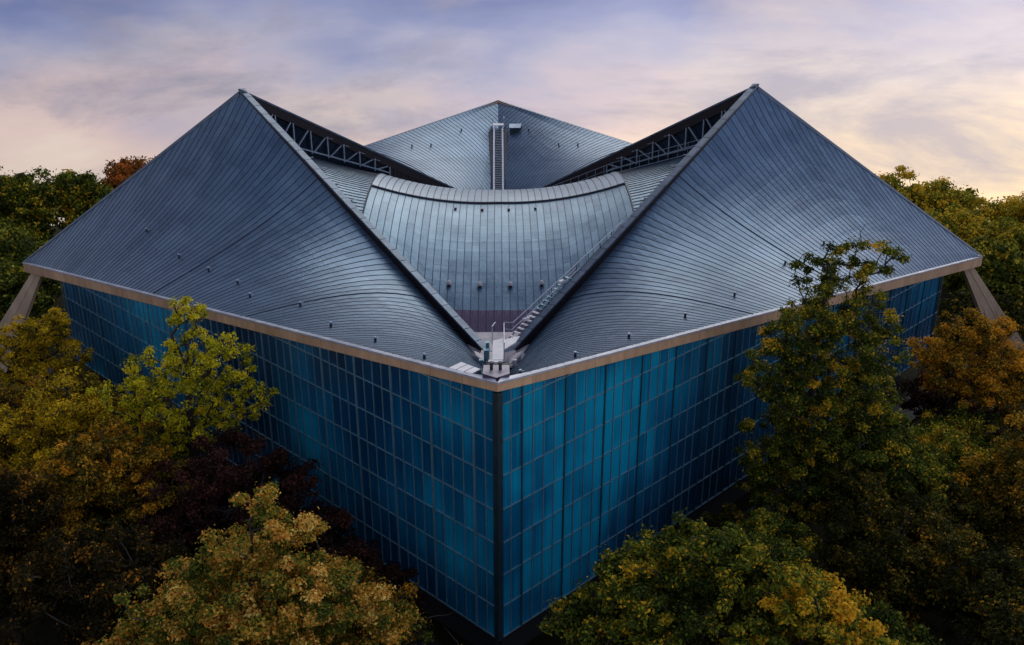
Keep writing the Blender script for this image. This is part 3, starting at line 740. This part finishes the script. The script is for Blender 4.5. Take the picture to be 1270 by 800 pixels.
# walkway rail along the right far ridge wall
wr = empty('walkway_rail', (4, 78, 10), 'thin rail and posts along the foot of the right rear ridge wall', 'handrail')
WO = (4, 78, 10); at = rim_at['fr']
def wp_(t, dz): p = at(t, 1.5); return np.array((p[0], p[1], saddle_z(p[0], p[1])+dz))
for k in range(22):
    t = .12+.034*k; c = MB(); c.bar(wp_(t, 0), wp_(t, 1.45), .05, .05); c.build('rail_post', M['steel'], wr, WO)
for dz in (.75, 1.45):
    c = MB()
    for k in range(11): c.bar(wp_(.12+.068*k, dz), wp_(.12+.068*(k+1), dz), .06, .06)
    c.build('rail', M['steel'], wr, WO)
c = MB()
for k in range(11): c.bar(wp_(.12+.068*k, .12), wp_(.12+.068*(k+1), .12), .5, .08)
c.build('walkway_board', M['steel'], wr, WO)
tr_ = empty('ladder_foot_rail', (1.5, 84, 8.6), 'short rail running right from the foot of the far ladder', 'handrail')
TO = (1.5, 84, 8.6)
for dz in (0., .6):
    c = MB(); c.bar((1.0, 84, vz(84)+1.9+dz), (3.6, 83, vz(84)+1.5+dz), .08, .08); c.build('rail', M['rail'], tr_, TO)
for x in (1.0, 2.3, 3.6):
    c = MB(); c.bar((x, 84-(x-1)*.38, vz(84)-.2), (x, 84-(x-1)*.38, vz(84)+2.5-(x-1)*.15), .06, .06); c.build('rail_post', M['rail'], tr_, TO)

# ------------------------------------------------------------------ ground
def ground():
    n = 96; rs = list(np.linspace(0, 104, 16))+[112, 122, 140, 165, 200, 260, 360, 600]
    V = []; Fc = []
    for i, r in enumerate(rs):
        for k in range(n):
            a = 2*math.pi*k/n
            z = GZ + .35*math.sin(r*.13+a*5)*math.sin(a*3+r*.05)*min(1, r/30) - .15
            if r > 104: z -= (r-104)*.75
            V.append((math.cos(a)*r*S, (math.sin(a)*r+Q)*S, z*S))
    for i in range(len(rs)-1):
        for k in range(n): Fc.append((i*n+k, i*n+(k+1) % n, (i+1)*n+(k+1) % n, (i+1)*n+k))
    me = bpy.data.meshes.new('ground'); me.from_pydata(V, [], Fc); me.polygons.foreach_set('use_smooth', [True]*len(Fc))
    t = MT('leaf_strewn_grass'); v = t.coord('Object'); a = t.noise(v, .25, 4); b = t.noise(v, 6, 6, .7)
    c = t.ramp(t.math('ADD', t.math('MULTIPLY', a, .6), t.math('MULTIPLY', b, .5)), [(.35, (.006, .009, .004)), (.55, (.016, .017, .006)), (.75, (.045, .027, .010))])
    t.bump(b, .6, .05); me.materials.append(t.set(Base_Color=c, Roughness=.95, Specular_IOR_Level=.1))
    o = bpy.data.objects.new('ground', me); col.objects.link(o); o['kind'] = 'structure'
    o['label'] = 'leaf-strewn grass of the hilltop park around the building'
ground()
pv = MB()
pv.quad((0, -3.0, GZ+.06), (60, 57, GZ+.06), (58, 59, GZ+.06), (0, 1, GZ+.06)); pv.quad((-60, 57, GZ+.066), (0, -3.0, GZ+.066), (0, 1, GZ+.066), (-58, 59, GZ+.066))
po = pv.build('pavement', plain('dark_paving', (.02, .018, .018), (.010, .009, .009), .8, 0, 2.)); po['kind'] = 'structure'

# ------------------------------------------------------------------ trees
def leaf_mat(name, stops):
    t = MT(name)
    at_ = t.add('ShaderNodeAttribute', attribute_name='tint')
    oi = t.add('ShaderNodeObjectInfo').outputs['Random']
    c = t.ramp(at_.outputs['Fac'], [(p, tuple(min(.8, x*1.65) for x in k)) for p, k in stops])
    t.set(Base_Color=c, Roughness=.8, Specular_IOR_Level=.12)
    # leaves let some light through
    tr = t.add('ShaderNodeBsdfTranslucent'); t.lk(c, tr.inputs[0]); mixs = t.add('ShaderNodeMixShader'); mixs.inputs[0].default_value = .26
    o = t.n['Material Output']; t.lk(t.b.outputs[0], mixs.inputs[1]); t.lk(tr.outputs[0], mixs.inputs[2]); t.lk(mixs.outputs[0], o.inputs[0])
    return t.m
LM = {
 'gold': leaf_mat('gold_leaves', [(0, (.06, .05, .006)), (.3, (.25, .18, .008)), (.65, (.60, .34, .010)), (1, (.68, .27, .012))]),
 'yellowgreen': leaf_mat('yellow_green_leaves', [(0, (.05, .07, .008)), (.35, (.26, .25, .010)), (.7, (.60, .42, .012)), (1, (.70, .34, .012))]),
 'russet': leaf_mat('russet_leaves', [(0, (.012, .026, .004)), (.3, (.05, .07, .010)), (.54, (.17, .16, .016)), (.76, (.40, .17, .02)), (.88, (.62, .23, .04)), (1, (.62, .38, .09))]),
 'umber': leaf_mat('dark_umber_leaves', [(0, (.004, .005, .001)), (.55, (.018, .015, .003)), (.82, (.075, .042, .006)), (1, (.36, .15, .012))]),
 'autumngreen': leaf_mat('autumn_green_leaves', [(0, (.010, .016, .003)), (.38, (.044, .068, .008)), (.64, (.14, .155, .012)), (.84, (.42, .26, .012)), (1, (.62, .26, .016))]),
 'crimson': leaf_mat('dark_crimson_leaves', [(0, (.008, .004, .003)), (.5, (.024, .009, .007)), (.85, (.055, .020, .012)), (1, (.12, .04, .02))]),
 'olive': leaf_mat('olive_leaves', [(0, (.006, .009, .002)), (.46, (.028, .032, .004)), (.76, (.10, .08, .008)), (1, (.34, .17, .012))]),
 'amber': leaf_mat('amber_leaves', [(0, (.018, .022, .004)), (.34, (.085, .068, .007)), (.66, (.36, .18, .010)), (1, (.66, .23, .014))]),
 'green': leaf_mat('green_leaves', [(0, (.016, .028, .005)), (.4, (.065, .085, .010)), (.7, (.20, .19, .014)), (1, (.46, .30, .02))]),
 'red': leaf_mat('red_leaves', [(0, (.03, .02, .006)), (.45, (.16, .065, .012)), (1, (.42, .12, .02))]),
}
bark = plain('tree_bark', (.045, .035, .028), (.018, .014, .012), .9, 0, 8, .6, streak=5)

def tree(seed, base, height, lobes, leaf, label, cat='tree', group=None, n_clump=220, per=110, lsize=.17, cr=.95, trunk_r=.32, lean=(0, 0), bare=0, dens=1., tintshift=0., topbare=0):
    """base (x,y), lobes: (dx,dy,z,rx,rz) crown masses in modules; z measured from ground"""
    rs = np.random.RandomState(seed)
    if seed < 60: lsize *= .68; per = per*1.3; n_clump = int(n_clump*1.35); cr *= .74
    root = empty('tree', (base[0], base[1], GZ), label, cat, group)
    lob = np.array(lobes, float)
    vol = lob[:, 3]**2*lob[:, 4]; pr = vol**.8/np.sum(vol**.8)
    k = rs.choice(len(lob), n_clump, p=pr)
    u = rs.normal(size=(n_clump, 3)); u /= np.linalg.norm(u, axis=1)[:, None]
    rad = rs.uniform(.45, 1., n_clump)**.5
    rad *= 1+.16*rs.normal(size=n_clump)
    cen = lob[k, :3] + u*rad[:, None]*np.stack([lob[k, 3], lob[k, 3], lob[k, 4]], 1)
    cen = cen[cen[:, 2] > 1.]
    # branching: each clump ties to the nearest existing node, nearer to the trunk first
    nodes = [np.array((0., 0, 0))]; parent = [-1]; 
    nt_ = 10; top_z = height*.86
    for i in range(1, nt_+1):
        f = i/nt_; nodes.append(np.array((lean[0]*f+rs.normal()*.16*f*2, lean[1]*f+rs.normal()*.16*f*2, top_z*f))); parent.append(i-1)
    order = np.argsort(np.hypot(cen[:, 0]-lean[0]*.5, cen[:, 1]-lean[1]*.5) + .15*cen[:, 2])
    tubes = []
    NP = list(nodes)
    for i in order:
        c = cen[i]; A = np.array(NP)
        dd = np.linalg.norm(A-c, axis=1) + np.maximum(0, A[:, 2]-c[2]+.25)*2.2
        dd[:3] += 5
        j = int(np.argmin(dd)); a = A[j]
        mid = a+(c-a)*.5+rs.normal(size=3)*.12*np.linalg.norm(c-a)+np.array((0, 0, -.06*np.linalg.norm(c-a)))
        NP.append(mid); parent.append(j); NP.append(c); parent.append(len(NP)-2)
    NPa = np.array(NP); load = np.zeros(len(NP))
    for i in range(len(NP)-1, 0, -1):
        load[i] = max(load[i], 1.); load[parent[i]] += load[i]
    rr = trunk_r*(load/load[0])**.42; rr = np.maximum(rr, .022)
    V = []; Fc = []
    ang5 = np.arange(5)*2*math.pi/5
    for i in range(1, len(NP)):
        a, b = NPa[parent[i]], NPa[i]; d = b-a; l = np.linalg.norm(d)
        if l < 1e-4: continue
        d /= l; x = np.cross(d, (.31, .2, .93)); x /= np.linalg.norm(x)+1e-9; y = np.cross(d, x)
        ra = min(rr[parent[i]], rr[i]*1.5) if parent[i] > nt_ or i > nt_ else rr[parent[i]]; rb = rr[i]
        ringv = np.outer(np.cos(ang5), x)+np.outer(np.sin(ang5), y); s0 = len(V)
        V += list(a+ringv*ra)+list(b+ringv*rb)
        for q in range(5): Fc.append((s0+q, s0+(q+1) % 5, s0+5+(q+1) % 5, s0+5+q))
    # bare twigs
    for i in range(bare):
        j = rs.randint(len(cen)); a = cen[j]; v = rs.normal(size=3); v[2] = abs(v[2])+.8; v /= np.linalg.norm(v)
        p = a
        for s_ in range(4):
            q2 = p+v*.55; v = v+rs.normal(size=3)*.28; v /= np.linalg.norm(v); x = np.cross(v, (0, 0, 1)); x /= np.linalg.norm(x)+1e-9; y = np.cross(v, x); w_ = .045*(1-s_/5)
            s0 = len(V); V += [p+x*w_, p-x*w_*.5+y*w_, p-x*w_*.5-y*w_, q2+x*w_*.7, q2-x*w_*.4+y*w_*.7, q2-x*w_*.4-y*w_*.7]
            for q in range(3): Fc.append((s0+q, s0+(q+1) % 3, s0+3+(q+1) % 3, s0+3+q))
            p = q2
    me = bpy.data.meshes.new('trunk'); me.from_pydata((np.array(V)*S).tolist(), [], Fc); me.polygons.foreach_set('use_smooth', [True]*len(Fc)); me.materials.append(bark)
    o = bpy.data.objects.new('trunk', me); col.objects.link(o); o.parent = root
    # leaves
    nc = len(cen); per_c = np.maximum(8, (per*dens*rs.lognormal(0, .35, nc)).astype(int))
    if topbare: per_c = np.where(cen[:, 2] > topbare, (per_c*.45).astype(int), per_c)
    idx = np.repeat(np.arange(nc), per_c); n = len(idx)
    crs = cr*rs.uniform(.6, 1.25, nc)
    off = rs.normal(size=(n, 3)); off /= np.linalg.norm(off, axis=1)[:, None]; off *= (rs.uniform(0, 1, n)**.45)[:, None]
    off *= np.array((1, 1, .62)); off *= np.where(rs.uniform(0, 1, n) < .14, 1.55, 1.)[:, None]; P = cen[idx]+off*crs[idx][:, None]
    P += rs.normal(size=(n, 3))*.07
    nrm = off*.9+rs.normal(size=(n, 3))*.6+np.array((0, 0, .55)); nrm /= np.linalg.norm(nrm, axis=1)[:, None]
    t1 = np.cross(nrm, rs.normal(size=(n, 3))); t1 /= np.linalg.norm(t1, axis=1)[:, None]; t2 = np.cross(nrm, t1)
    sz = (lsize*rs.uniform(.6, 1.35, n))[:, None]
    fold = nrm*sz*.22
    VV = np.empty((n, 4, 3)); VV[:, 0] = P-t1*sz; VV[:, 1] = P-t2*sz*.55+fold; VV[:, 2] = P+t1*sz; VV[:, 3] = P+t2*sz*.55+fold
    VV = (VV.reshape(-1, 3)*S).astype(np.float32)
    me = bpy.data.meshes.new('crown'); me.vertices.add(n*4); me.vertices.foreach_set('co', VV.ravel())
    me.loops.add(n*4); me.loops.foreach_set('vertex_index', np.arange(n*4, dtype=np.int32)); me.polygons.add(n)
    me.polygons.foreach_set('loop_start', np.arange(n, dtype=np.int32)*4)
    ct = rs.normal((.42 if seed < 60 else .42)+tintshift, .19, nc)
    tn = np.clip(ct[idx]+rs.normal(0, .2, n), 0, 1)
    at_ = me.attributes.new('tint', 'FLOAT', 'FACE'); at_.data.foreach_set('value', tn.astype(np.float32))
    me.materials.append(LM[leaf]); me.update(calc_edges=True)
    o = bpy.data.objects.new('crown', me); col.objects.link(o); o.parent = root
    return root

def puff(rs, h, r, n=7, low=.35):
    """random lobes of a broad crown of height h and radius r"""
    L_ = [(0, 0, h-r*.55, r*.5, r*.5), (0, 0, h*.62, r*.75, h*.3)]
    for i in range(n):
        a = 2*math.pi*i/n+rs.uniform(-.4, .4); q = r*rs.uniform(.4, .72); z = h*rs.uniform(low, .82)
        L_.append((math.cos(a)*q, math.sin(a)*q, z, r*rs.uniform(.32, .5), r*rs.uniform(.26, .4)))
    return L_
rt = random.Random(3)
G0 = -GZ
# foreground left
tree(11, (-13.2, -7.5), 21., [(0, 0, 17.9, 2.1, 2.8), (-8.4, -2.5, 9., 3, 2.6), (1.2, -.5, 14.8, 4.2, 3), (-2, -1, 13.6, 4, 3), (3.8, -.5, 12.2, 3.6, 2.6), (-4.8, -1, 11, 3.4, 2.8), (5.8, .5, 10., 2.8, 2.4), (0, -3, 11.5, 4.6, 3.4), (-6.5, -2, 8.6, 3, 2.5)], 'russet',
     'big russet and green autumn tree in the left foreground, below the dark crimson crown', n_clump=560, per=170, lsize=.155, cr=.72, bare=22, tintshift=.13)
tree(12, (-23.4, 14.5), 23.6, [(.8, 0, 21.6, 1.3, 1.7), (1.2, 0, 19, 2.6, 1.7), (-2.6, 0, 17.3, 2.2, 1.6), (3.9, .2, 18, 1.6, 1.5), (5.2, 0, 15.6, 1.6, 1.2), (-4.6, .3, 15, 1.9, 1.6), (0, 0, 15, 3.4, 2.6), (2.5, 0, 13.2, 2.4, 1.4), (-2.2, .3, 11.8, 3, 2)], 'yellowgreen',
     'airy yellow-green tree standing against the left end of the near left eave', n_clump=250, per=62, lsize=.17, cr=0.62, trunk_r=.4, bare=10)
tree(13, (-45.3, 36.5), 15.2, [(.5, 0, 12.4, 2.4, 1.6), (-2.2, 0, 10.5, 2.4, 1.9), (2.5, 0, 9.5, 2.5, 1.8), (0, -1, 7.4, 3.8, 2.2)], 'gold',
     'golden tree at the far left beside the concrete strut', n_clump=170, per=70, lsize=.19, cr=0.7)
tree(14, (-17.8, 7.5), 15.6, [(-.5, 0, 13.4, 3., 1.9), (2.6, 0, 12, 2.6, 1.8), (-4., 0, 12.4, 2.8, 1.7), (0, -1, 9.5, 5, 3), (5.4, -1, 8.4, 2.8, 2), (-5, -2, 9, 3.4, 2.6)], 'crimson',
     'dark crimson tree against the middle of the left glass wall', n_clump=300, per=105, lsize=.18, cr=.9)
tree(15, (-9.5, 1.2), 11.5, [(0, 0, 9.4, 2.4, 1.5), (2, 0, 7.6, 2.4, 1.6), (-2, -1, 7.6, 3, 2)], 'crimson', 'small dark crimson tree low beside the left glass wall near the corner', n_clump=130, per=100, lsize=.18, cr=.8)
tree(16, (-27.5, 9), 15.8, [(0, 0, 13.4, 3.4, 2), (-3, 0, 11.5, 3.2, 2.2), (3, -1, 11.5, 3.2, 2.2), (0, -2, 9, 5, 3)], 'amber', 'brown and orange tree under the yellow-green one', n_clump=240, per=100, lsize=.18, cr=.85, tintshift=-0.03)
tree(17, (-34, 17), 16.6, [(0, 0, 14, 3, 2), (-3.2, 0, 12, 3, 2), (3, 0, 12, 2.8, 2), (0, -1, 9.4, 4.6, 2.6)], 'gold', 'orange-tinged tree between the golden tree and the yellow-green one', n_clump=230, per=95, lsize=.18, cr=.85, tintshift=-.1, bare=10)
tree(18, (-34, 4), 14.6, puff(rt, 14.6, 6), 'umber', 'dark olive tree at the left frame edge, middle height', n_clump=280, per=100, lsize=.19, cr=.95)
tree(19, (-22.5, -2), 14., puff(rt, 14, 6), 'umber', 'dark olive tree behind the russet one', n_clump=280, per=100, lsize=.18, cr=.9, tintshift=-.05)
tree(20, (-26, -11), 11.8, puff(rt, 11.8, 6), 'umber', 'low dark olive tree in the bottom left corner', n_clump=260, per=100, lsize=.18, cr=.9)
tree(21, (-3.6, -9.6), 10.6, [(0, 0, 8.6, 2.6, 1.6), (-2.4, 0, 7.8, 2.8, 2), (0, -3, 7, 3.4, 2.4), (1.2, -.5, 6.2, 1.8, 1.3)], 'umber', 'low brown tree at the bottom edge left of the building corner', n_clump=170, per=100, lsize=.17, cr=.75, bare=16, tintshift=0.1)
tree(22, (-8.6, -4.4), 14.4, [(0, 0, 11.4, 2, 1.7), (2.4, .2, 10., 1.9, 1.5), (-.5, 0, 8.6, 3, 2)], 'amber', 'thin twiggy tree with bare tips at the right of the russet tree', n_clump=130, per=60, lsize=.16, cr=.7, bare=70, tintshift=-.08)
# foreground right
tree(31, (11.6, -4.5), 17.4, [(.3, 0, 14.8, 2.3, 1.9), (-3, 0, 12.6, 3, 2), (3.4, 0, 13, 2.8, 2), (-5.5, -.5, 9.8, 2.8, 2), (0, -2, 11, 5, 3), (6, -1, 11, 3, 2.2)], 'autumngreen',
     'dark green tree in the right foreground below the right glass wall', n_clump=430, per=105, lsize=.18, cr=.8, tintshift=-.03, bare=10)
tree(32, (16.8, -9), 16.9, [(-1.2, 0, 14.9, 1.3, 1.8), (.4, 0, 13.2, 1.8, 1.6), (2.4, 0, 11.4, 2, 1.5), (-1.5, -1, 10.5, 2.8, 2.2), (4, -1, 9.2, 2, 1.6)], 'autumngreen',
     'tree with bright yellow upright shoots at the bottom right of centre', n_clump=170, per=95, lsize=.2, cr=.62, tintshift=.24)
tree(33, (22.9, 13.5), 28.0, [(2.3, 0, 26.4, 2.3, 1.1), (-.6, 0, 25.2, 1.5, 1.2), (1.4, 0, 23.4, 2.6, 1.6), (3.6, 0, 21.6, 2.4, 1.6), (-1.2, 0, 21.2, 2.8, 2.), (2.4, 0, 19.2, 3.2, 2.2), (-2.8, 0, 18., 2.6, 2.2), (3.8, 0, 16.8, 2.2, 2), (0, 0, 16, 3.6, 2.8), (1.6, 0, 12.8, 3.6, 3), (-2.4, 0, 12., 2.6, 2.6), (0, 0, 8.6, 4., 3)], 'autumngreen',
     'tall slender tree with sparse twiggy top rising in front of the right eave', n_clump=560, per=105, lsize=.15, cr=.72, trunk_r=.42, bare=40, topbare=27, tintshift=-.03)
tree(34, (28.0, 14.5), 15.5, [(0, 0, 13.2, 2.2, 2.), (1, 0, 12, 2.6, 2.), (-1.5, -1, 11, 3.6, 2.6), (2, -1, 9, 4, 2.6)], 'autumngreen', 'dark green tree close behind the tall slender one on its right', n_clump=230, per=100, lsize=.17, cr=.85, bare=8, tintshift=-0.04)
tree(35, (41, 28.5), 17.6, [(0, 0, 15.4, 2.1, 1.6), (3, 0, 14.2, 2.3, 1.8), (-2.5, 0, 13.2, 1.9, 1.4), (1, -1, 11.4, 4.2, 2.6), (4.5, -1, 11, 3, 2)], 'amber', 'orange-topped tree in front of the right concrete strut', n_clump=230, per=100, lsize=.18, cr=.8, tintshift=.1, bare=10)
tree(36, (35.5, 17.5), 11., puff(rt, 11., 5), 'autumngreen', 'brown-gold tree in front of the right end of the glass wall', n_clump=280, per=100, lsize=.18, cr=.9, tintshift=0.05)
tree(37, (40, 12), 14.6, puff(rt, 14.6, 6.5), 'amber', 'wide amber tree at the right frame edge, middle height', n_clump=290, per=100, lsize=.18, cr=.9, tintshift=-.14)
tree(38, (27.5, 5), 11.5, puff(rt, 11.5, 6), 'olive', 'dark olive tree in the lower right, left of the wide amber one', n_clump=280, per=100, lsize=.18, cr=.9, bare=14)
tree(39, (33.5, -2), 11.5, puff(rt, 11.5, 6.5), 'olive', 'dark tree in the bottom right corner', n_clump=280, per=100, lsize=.18, cr=.9, tintshift=-.04)
tree(40, (22.5, -4), 9.8, puff(rt, 9.8, 5), 'autumngreen', 'low dark tree right of the yellow-shooted tree', n_clump=230, per=100, lsize=.18, cr=.85, tintshift=-.05)
tree(41, (50, 24), 13, puff(rt, 13, 6), 'amber', 'amber tree cut by the right frame edge below the strut', n_clump=230, per=95, lsize=.19, cr=.95)
tree(42, (18.5, 5.5), 11., puff(rt, 11, 4.2), 'autumngreen', 'low olive tree at the foot of the tall slender tree', n_clump=180, per=100, lsize=.17, cr=.8)
tree(43, (-41, 22), 13.5, puff(rt, 13.5, 5.5), 'amber', 'brown tree under the golden tree at the left edge', n_clump=220, per=95, lsize=.19, cr=.95, tintshift=-.05)
tree(44, (-3.5, -13), 5.5, puff(rt, 5.5, 3), 'olive', 'dark shrub-like tree at the bottom edge by the corner', n_clump=80, per=90, lsize=.16, cr=.7)
tree(45, (17.2, 9.2), 8.8, puff(rt, 8.8, 3.6), 'olive', 'low dark tree right at the foot of the right glass wall', n_clump=120, per=95, lsize=.17, cr=.8)
tree(46, (13.2, 4.2), 7.4, puff(rt, 7.4, 3.2), 'olive', 'small dark tree between the green foreground tree and the glass wall', n_clump=100, per=95, lsize=.17, cr=.8)
tree(47, (39.6, 23.6), 10.2, puff(rt, 10.2, 4.6), 'autumngreen', 'low green-gold tree just left of the orange-topped one', n_clump=150, per=95, lsize=.17, cr=.85)
tree(48, (43.5, 34.5), 8.4, puff(rt, 8.4, 5), 'crimson', 'low dark crimson tree under the right end of the glass wall', n_clump=120, per=95, lsize=.17, cr=.85)
tree(49, (-31.5, -7.5), 10.2, puff(rt, 10.2, 5), 'umber', 'near-black brown tree at the bottom left frame edge', n_clump=170, per=95, lsize=.18, cr=.85)
tree(50, (28.5, -8), 9., puff(rt, 9., 5), 'olive', 'dark tree at the bottom edge of the picture right of the yellow-tipped shoots', n_clump=170, per=95, lsize=.18, cr=.85)
tree(51, (-41, 30), 9.5, puff(rt, 9.5, 4.5), 'umber', 'dark brown tree in the gap below the golden tree', n_clump=140, per=95, lsize=.18, cr=.85)
tree(52, (33.5, 11.5), 10, puff(rt, 10, 5), 'olive', 'shadowed olive tree in the gap right of the tall slender tree', n_clump=170, per=95, lsize=.18, cr=.85)
tree(53, (-28, 14), 10.5, puff(rt, 10.5, 4), 'umber', 'dark brown tree under the yellow-green tree beside the wall', n_clump=150, per=95, lsize=.18, cr=.85)
for i_, (x_, y_, h_, l_) in enumerate(((62, 30, 14, 'amber tree standing just beyond the right frame edge, nearest the strut'), (66, 46, 13, 'amber tree beyond the right frame edge, behind the first'), (52, 10, 12, 'amber tree beyond the right frame edge at the front'), (-60, 30, 14, 'amber tree just beyond the left frame edge, nearest the strut'), (-66, 46, 13, 'amber tree beyond the left frame edge, behind the first'), (-46, 8, 12, 'amber tree beyond the left frame edge at the front'))):
    tree(54+i_, (x_, y_), h_, puff(rt, h_, 6), 'amber', l_, n_clump=120, per=70, lsize=.24, cr=1.2)
# background
bgd = [(-74, 93, 15.2, 7, 'autumngreen', 'green-gold tree behind the building, leftmost on the skyline', 0), (-67, 100, 14.4, 6.5, 'autumngreen', 'green-gold tree on the left skyline, second from the edge', .05),
       (-63, 112, 13.6, 6, 'red', 'rust-red tree on the left skyline touching the roof', .1), (-56, 124, 11.8, 6, 'red', 'brown-red tree on the left skyline half hidden by the roof slope', .1),
       (-71, 80, 11.5, 7, 'green', 'dark green tree left of the low left eave corner', -.1), (-63, 68, 9, 6, 'green', 'low dark tree behind the left strut', -.15), (-75, 66, 9, 7, 'green', 'dark tree at the left edge behind the strut', -.15), (-82, 104, 13, 8, 'green', 'broad green tree cut by the left frame edge', 0),
       (64, 108, 10.8, 7, 'green', 'green tree on the right skyline touching the roof slope', .38), (74, 104, 9.6, 7, 'green', 'second green tree on the right skyline', .35), (86, 102, 9.2, 8, 'green', 'third green tree on the right skyline, at the frame edge', .45),
       (69, 90, 10., 7, 'green', 'round green tree behind the right roof corner, upper', .3), (78, 84, 9.6, 8, 'green', 'broad dark green tree behind the right roof corner', .2), (66, 74, 9.4, 7, 'green', 'dark green tree behind the right concrete strut', .0), (76, 64, 9.5, 8, 'green', 'dark green tree at the right edge behind the strut', .0),
       (60, 62, 6, 5, 'olive', 'low dark tree under the right roof corner', -.1), (-58, 58, 5, 4, 'olive', 'low dark tree under the left roof corner', -.1), (-90, 85, 13, 8, 'green', 'tree beyond the left frame edge on the hilltop', 0), (90, 84, 13, 8, 'green', 'tree beyond the right frame edge on the hilltop', .1),
       (-48, 132, 9, 7, 'olive', 'tree behind the rear left slope of the roof', 0), (52, 126, 8, 7, 'green', 'tree behind the rear right slope of the roof', .1)]
for i, (x, y, h, r, lf, lb, ts) in enumerate(bgd):
    tree(60+i, (x, y), h, puff(rt, h, r, 8, .3), lf, lb, n_clump=230, per=72, lsize=.27, cr=1.25, tintshift=ts)
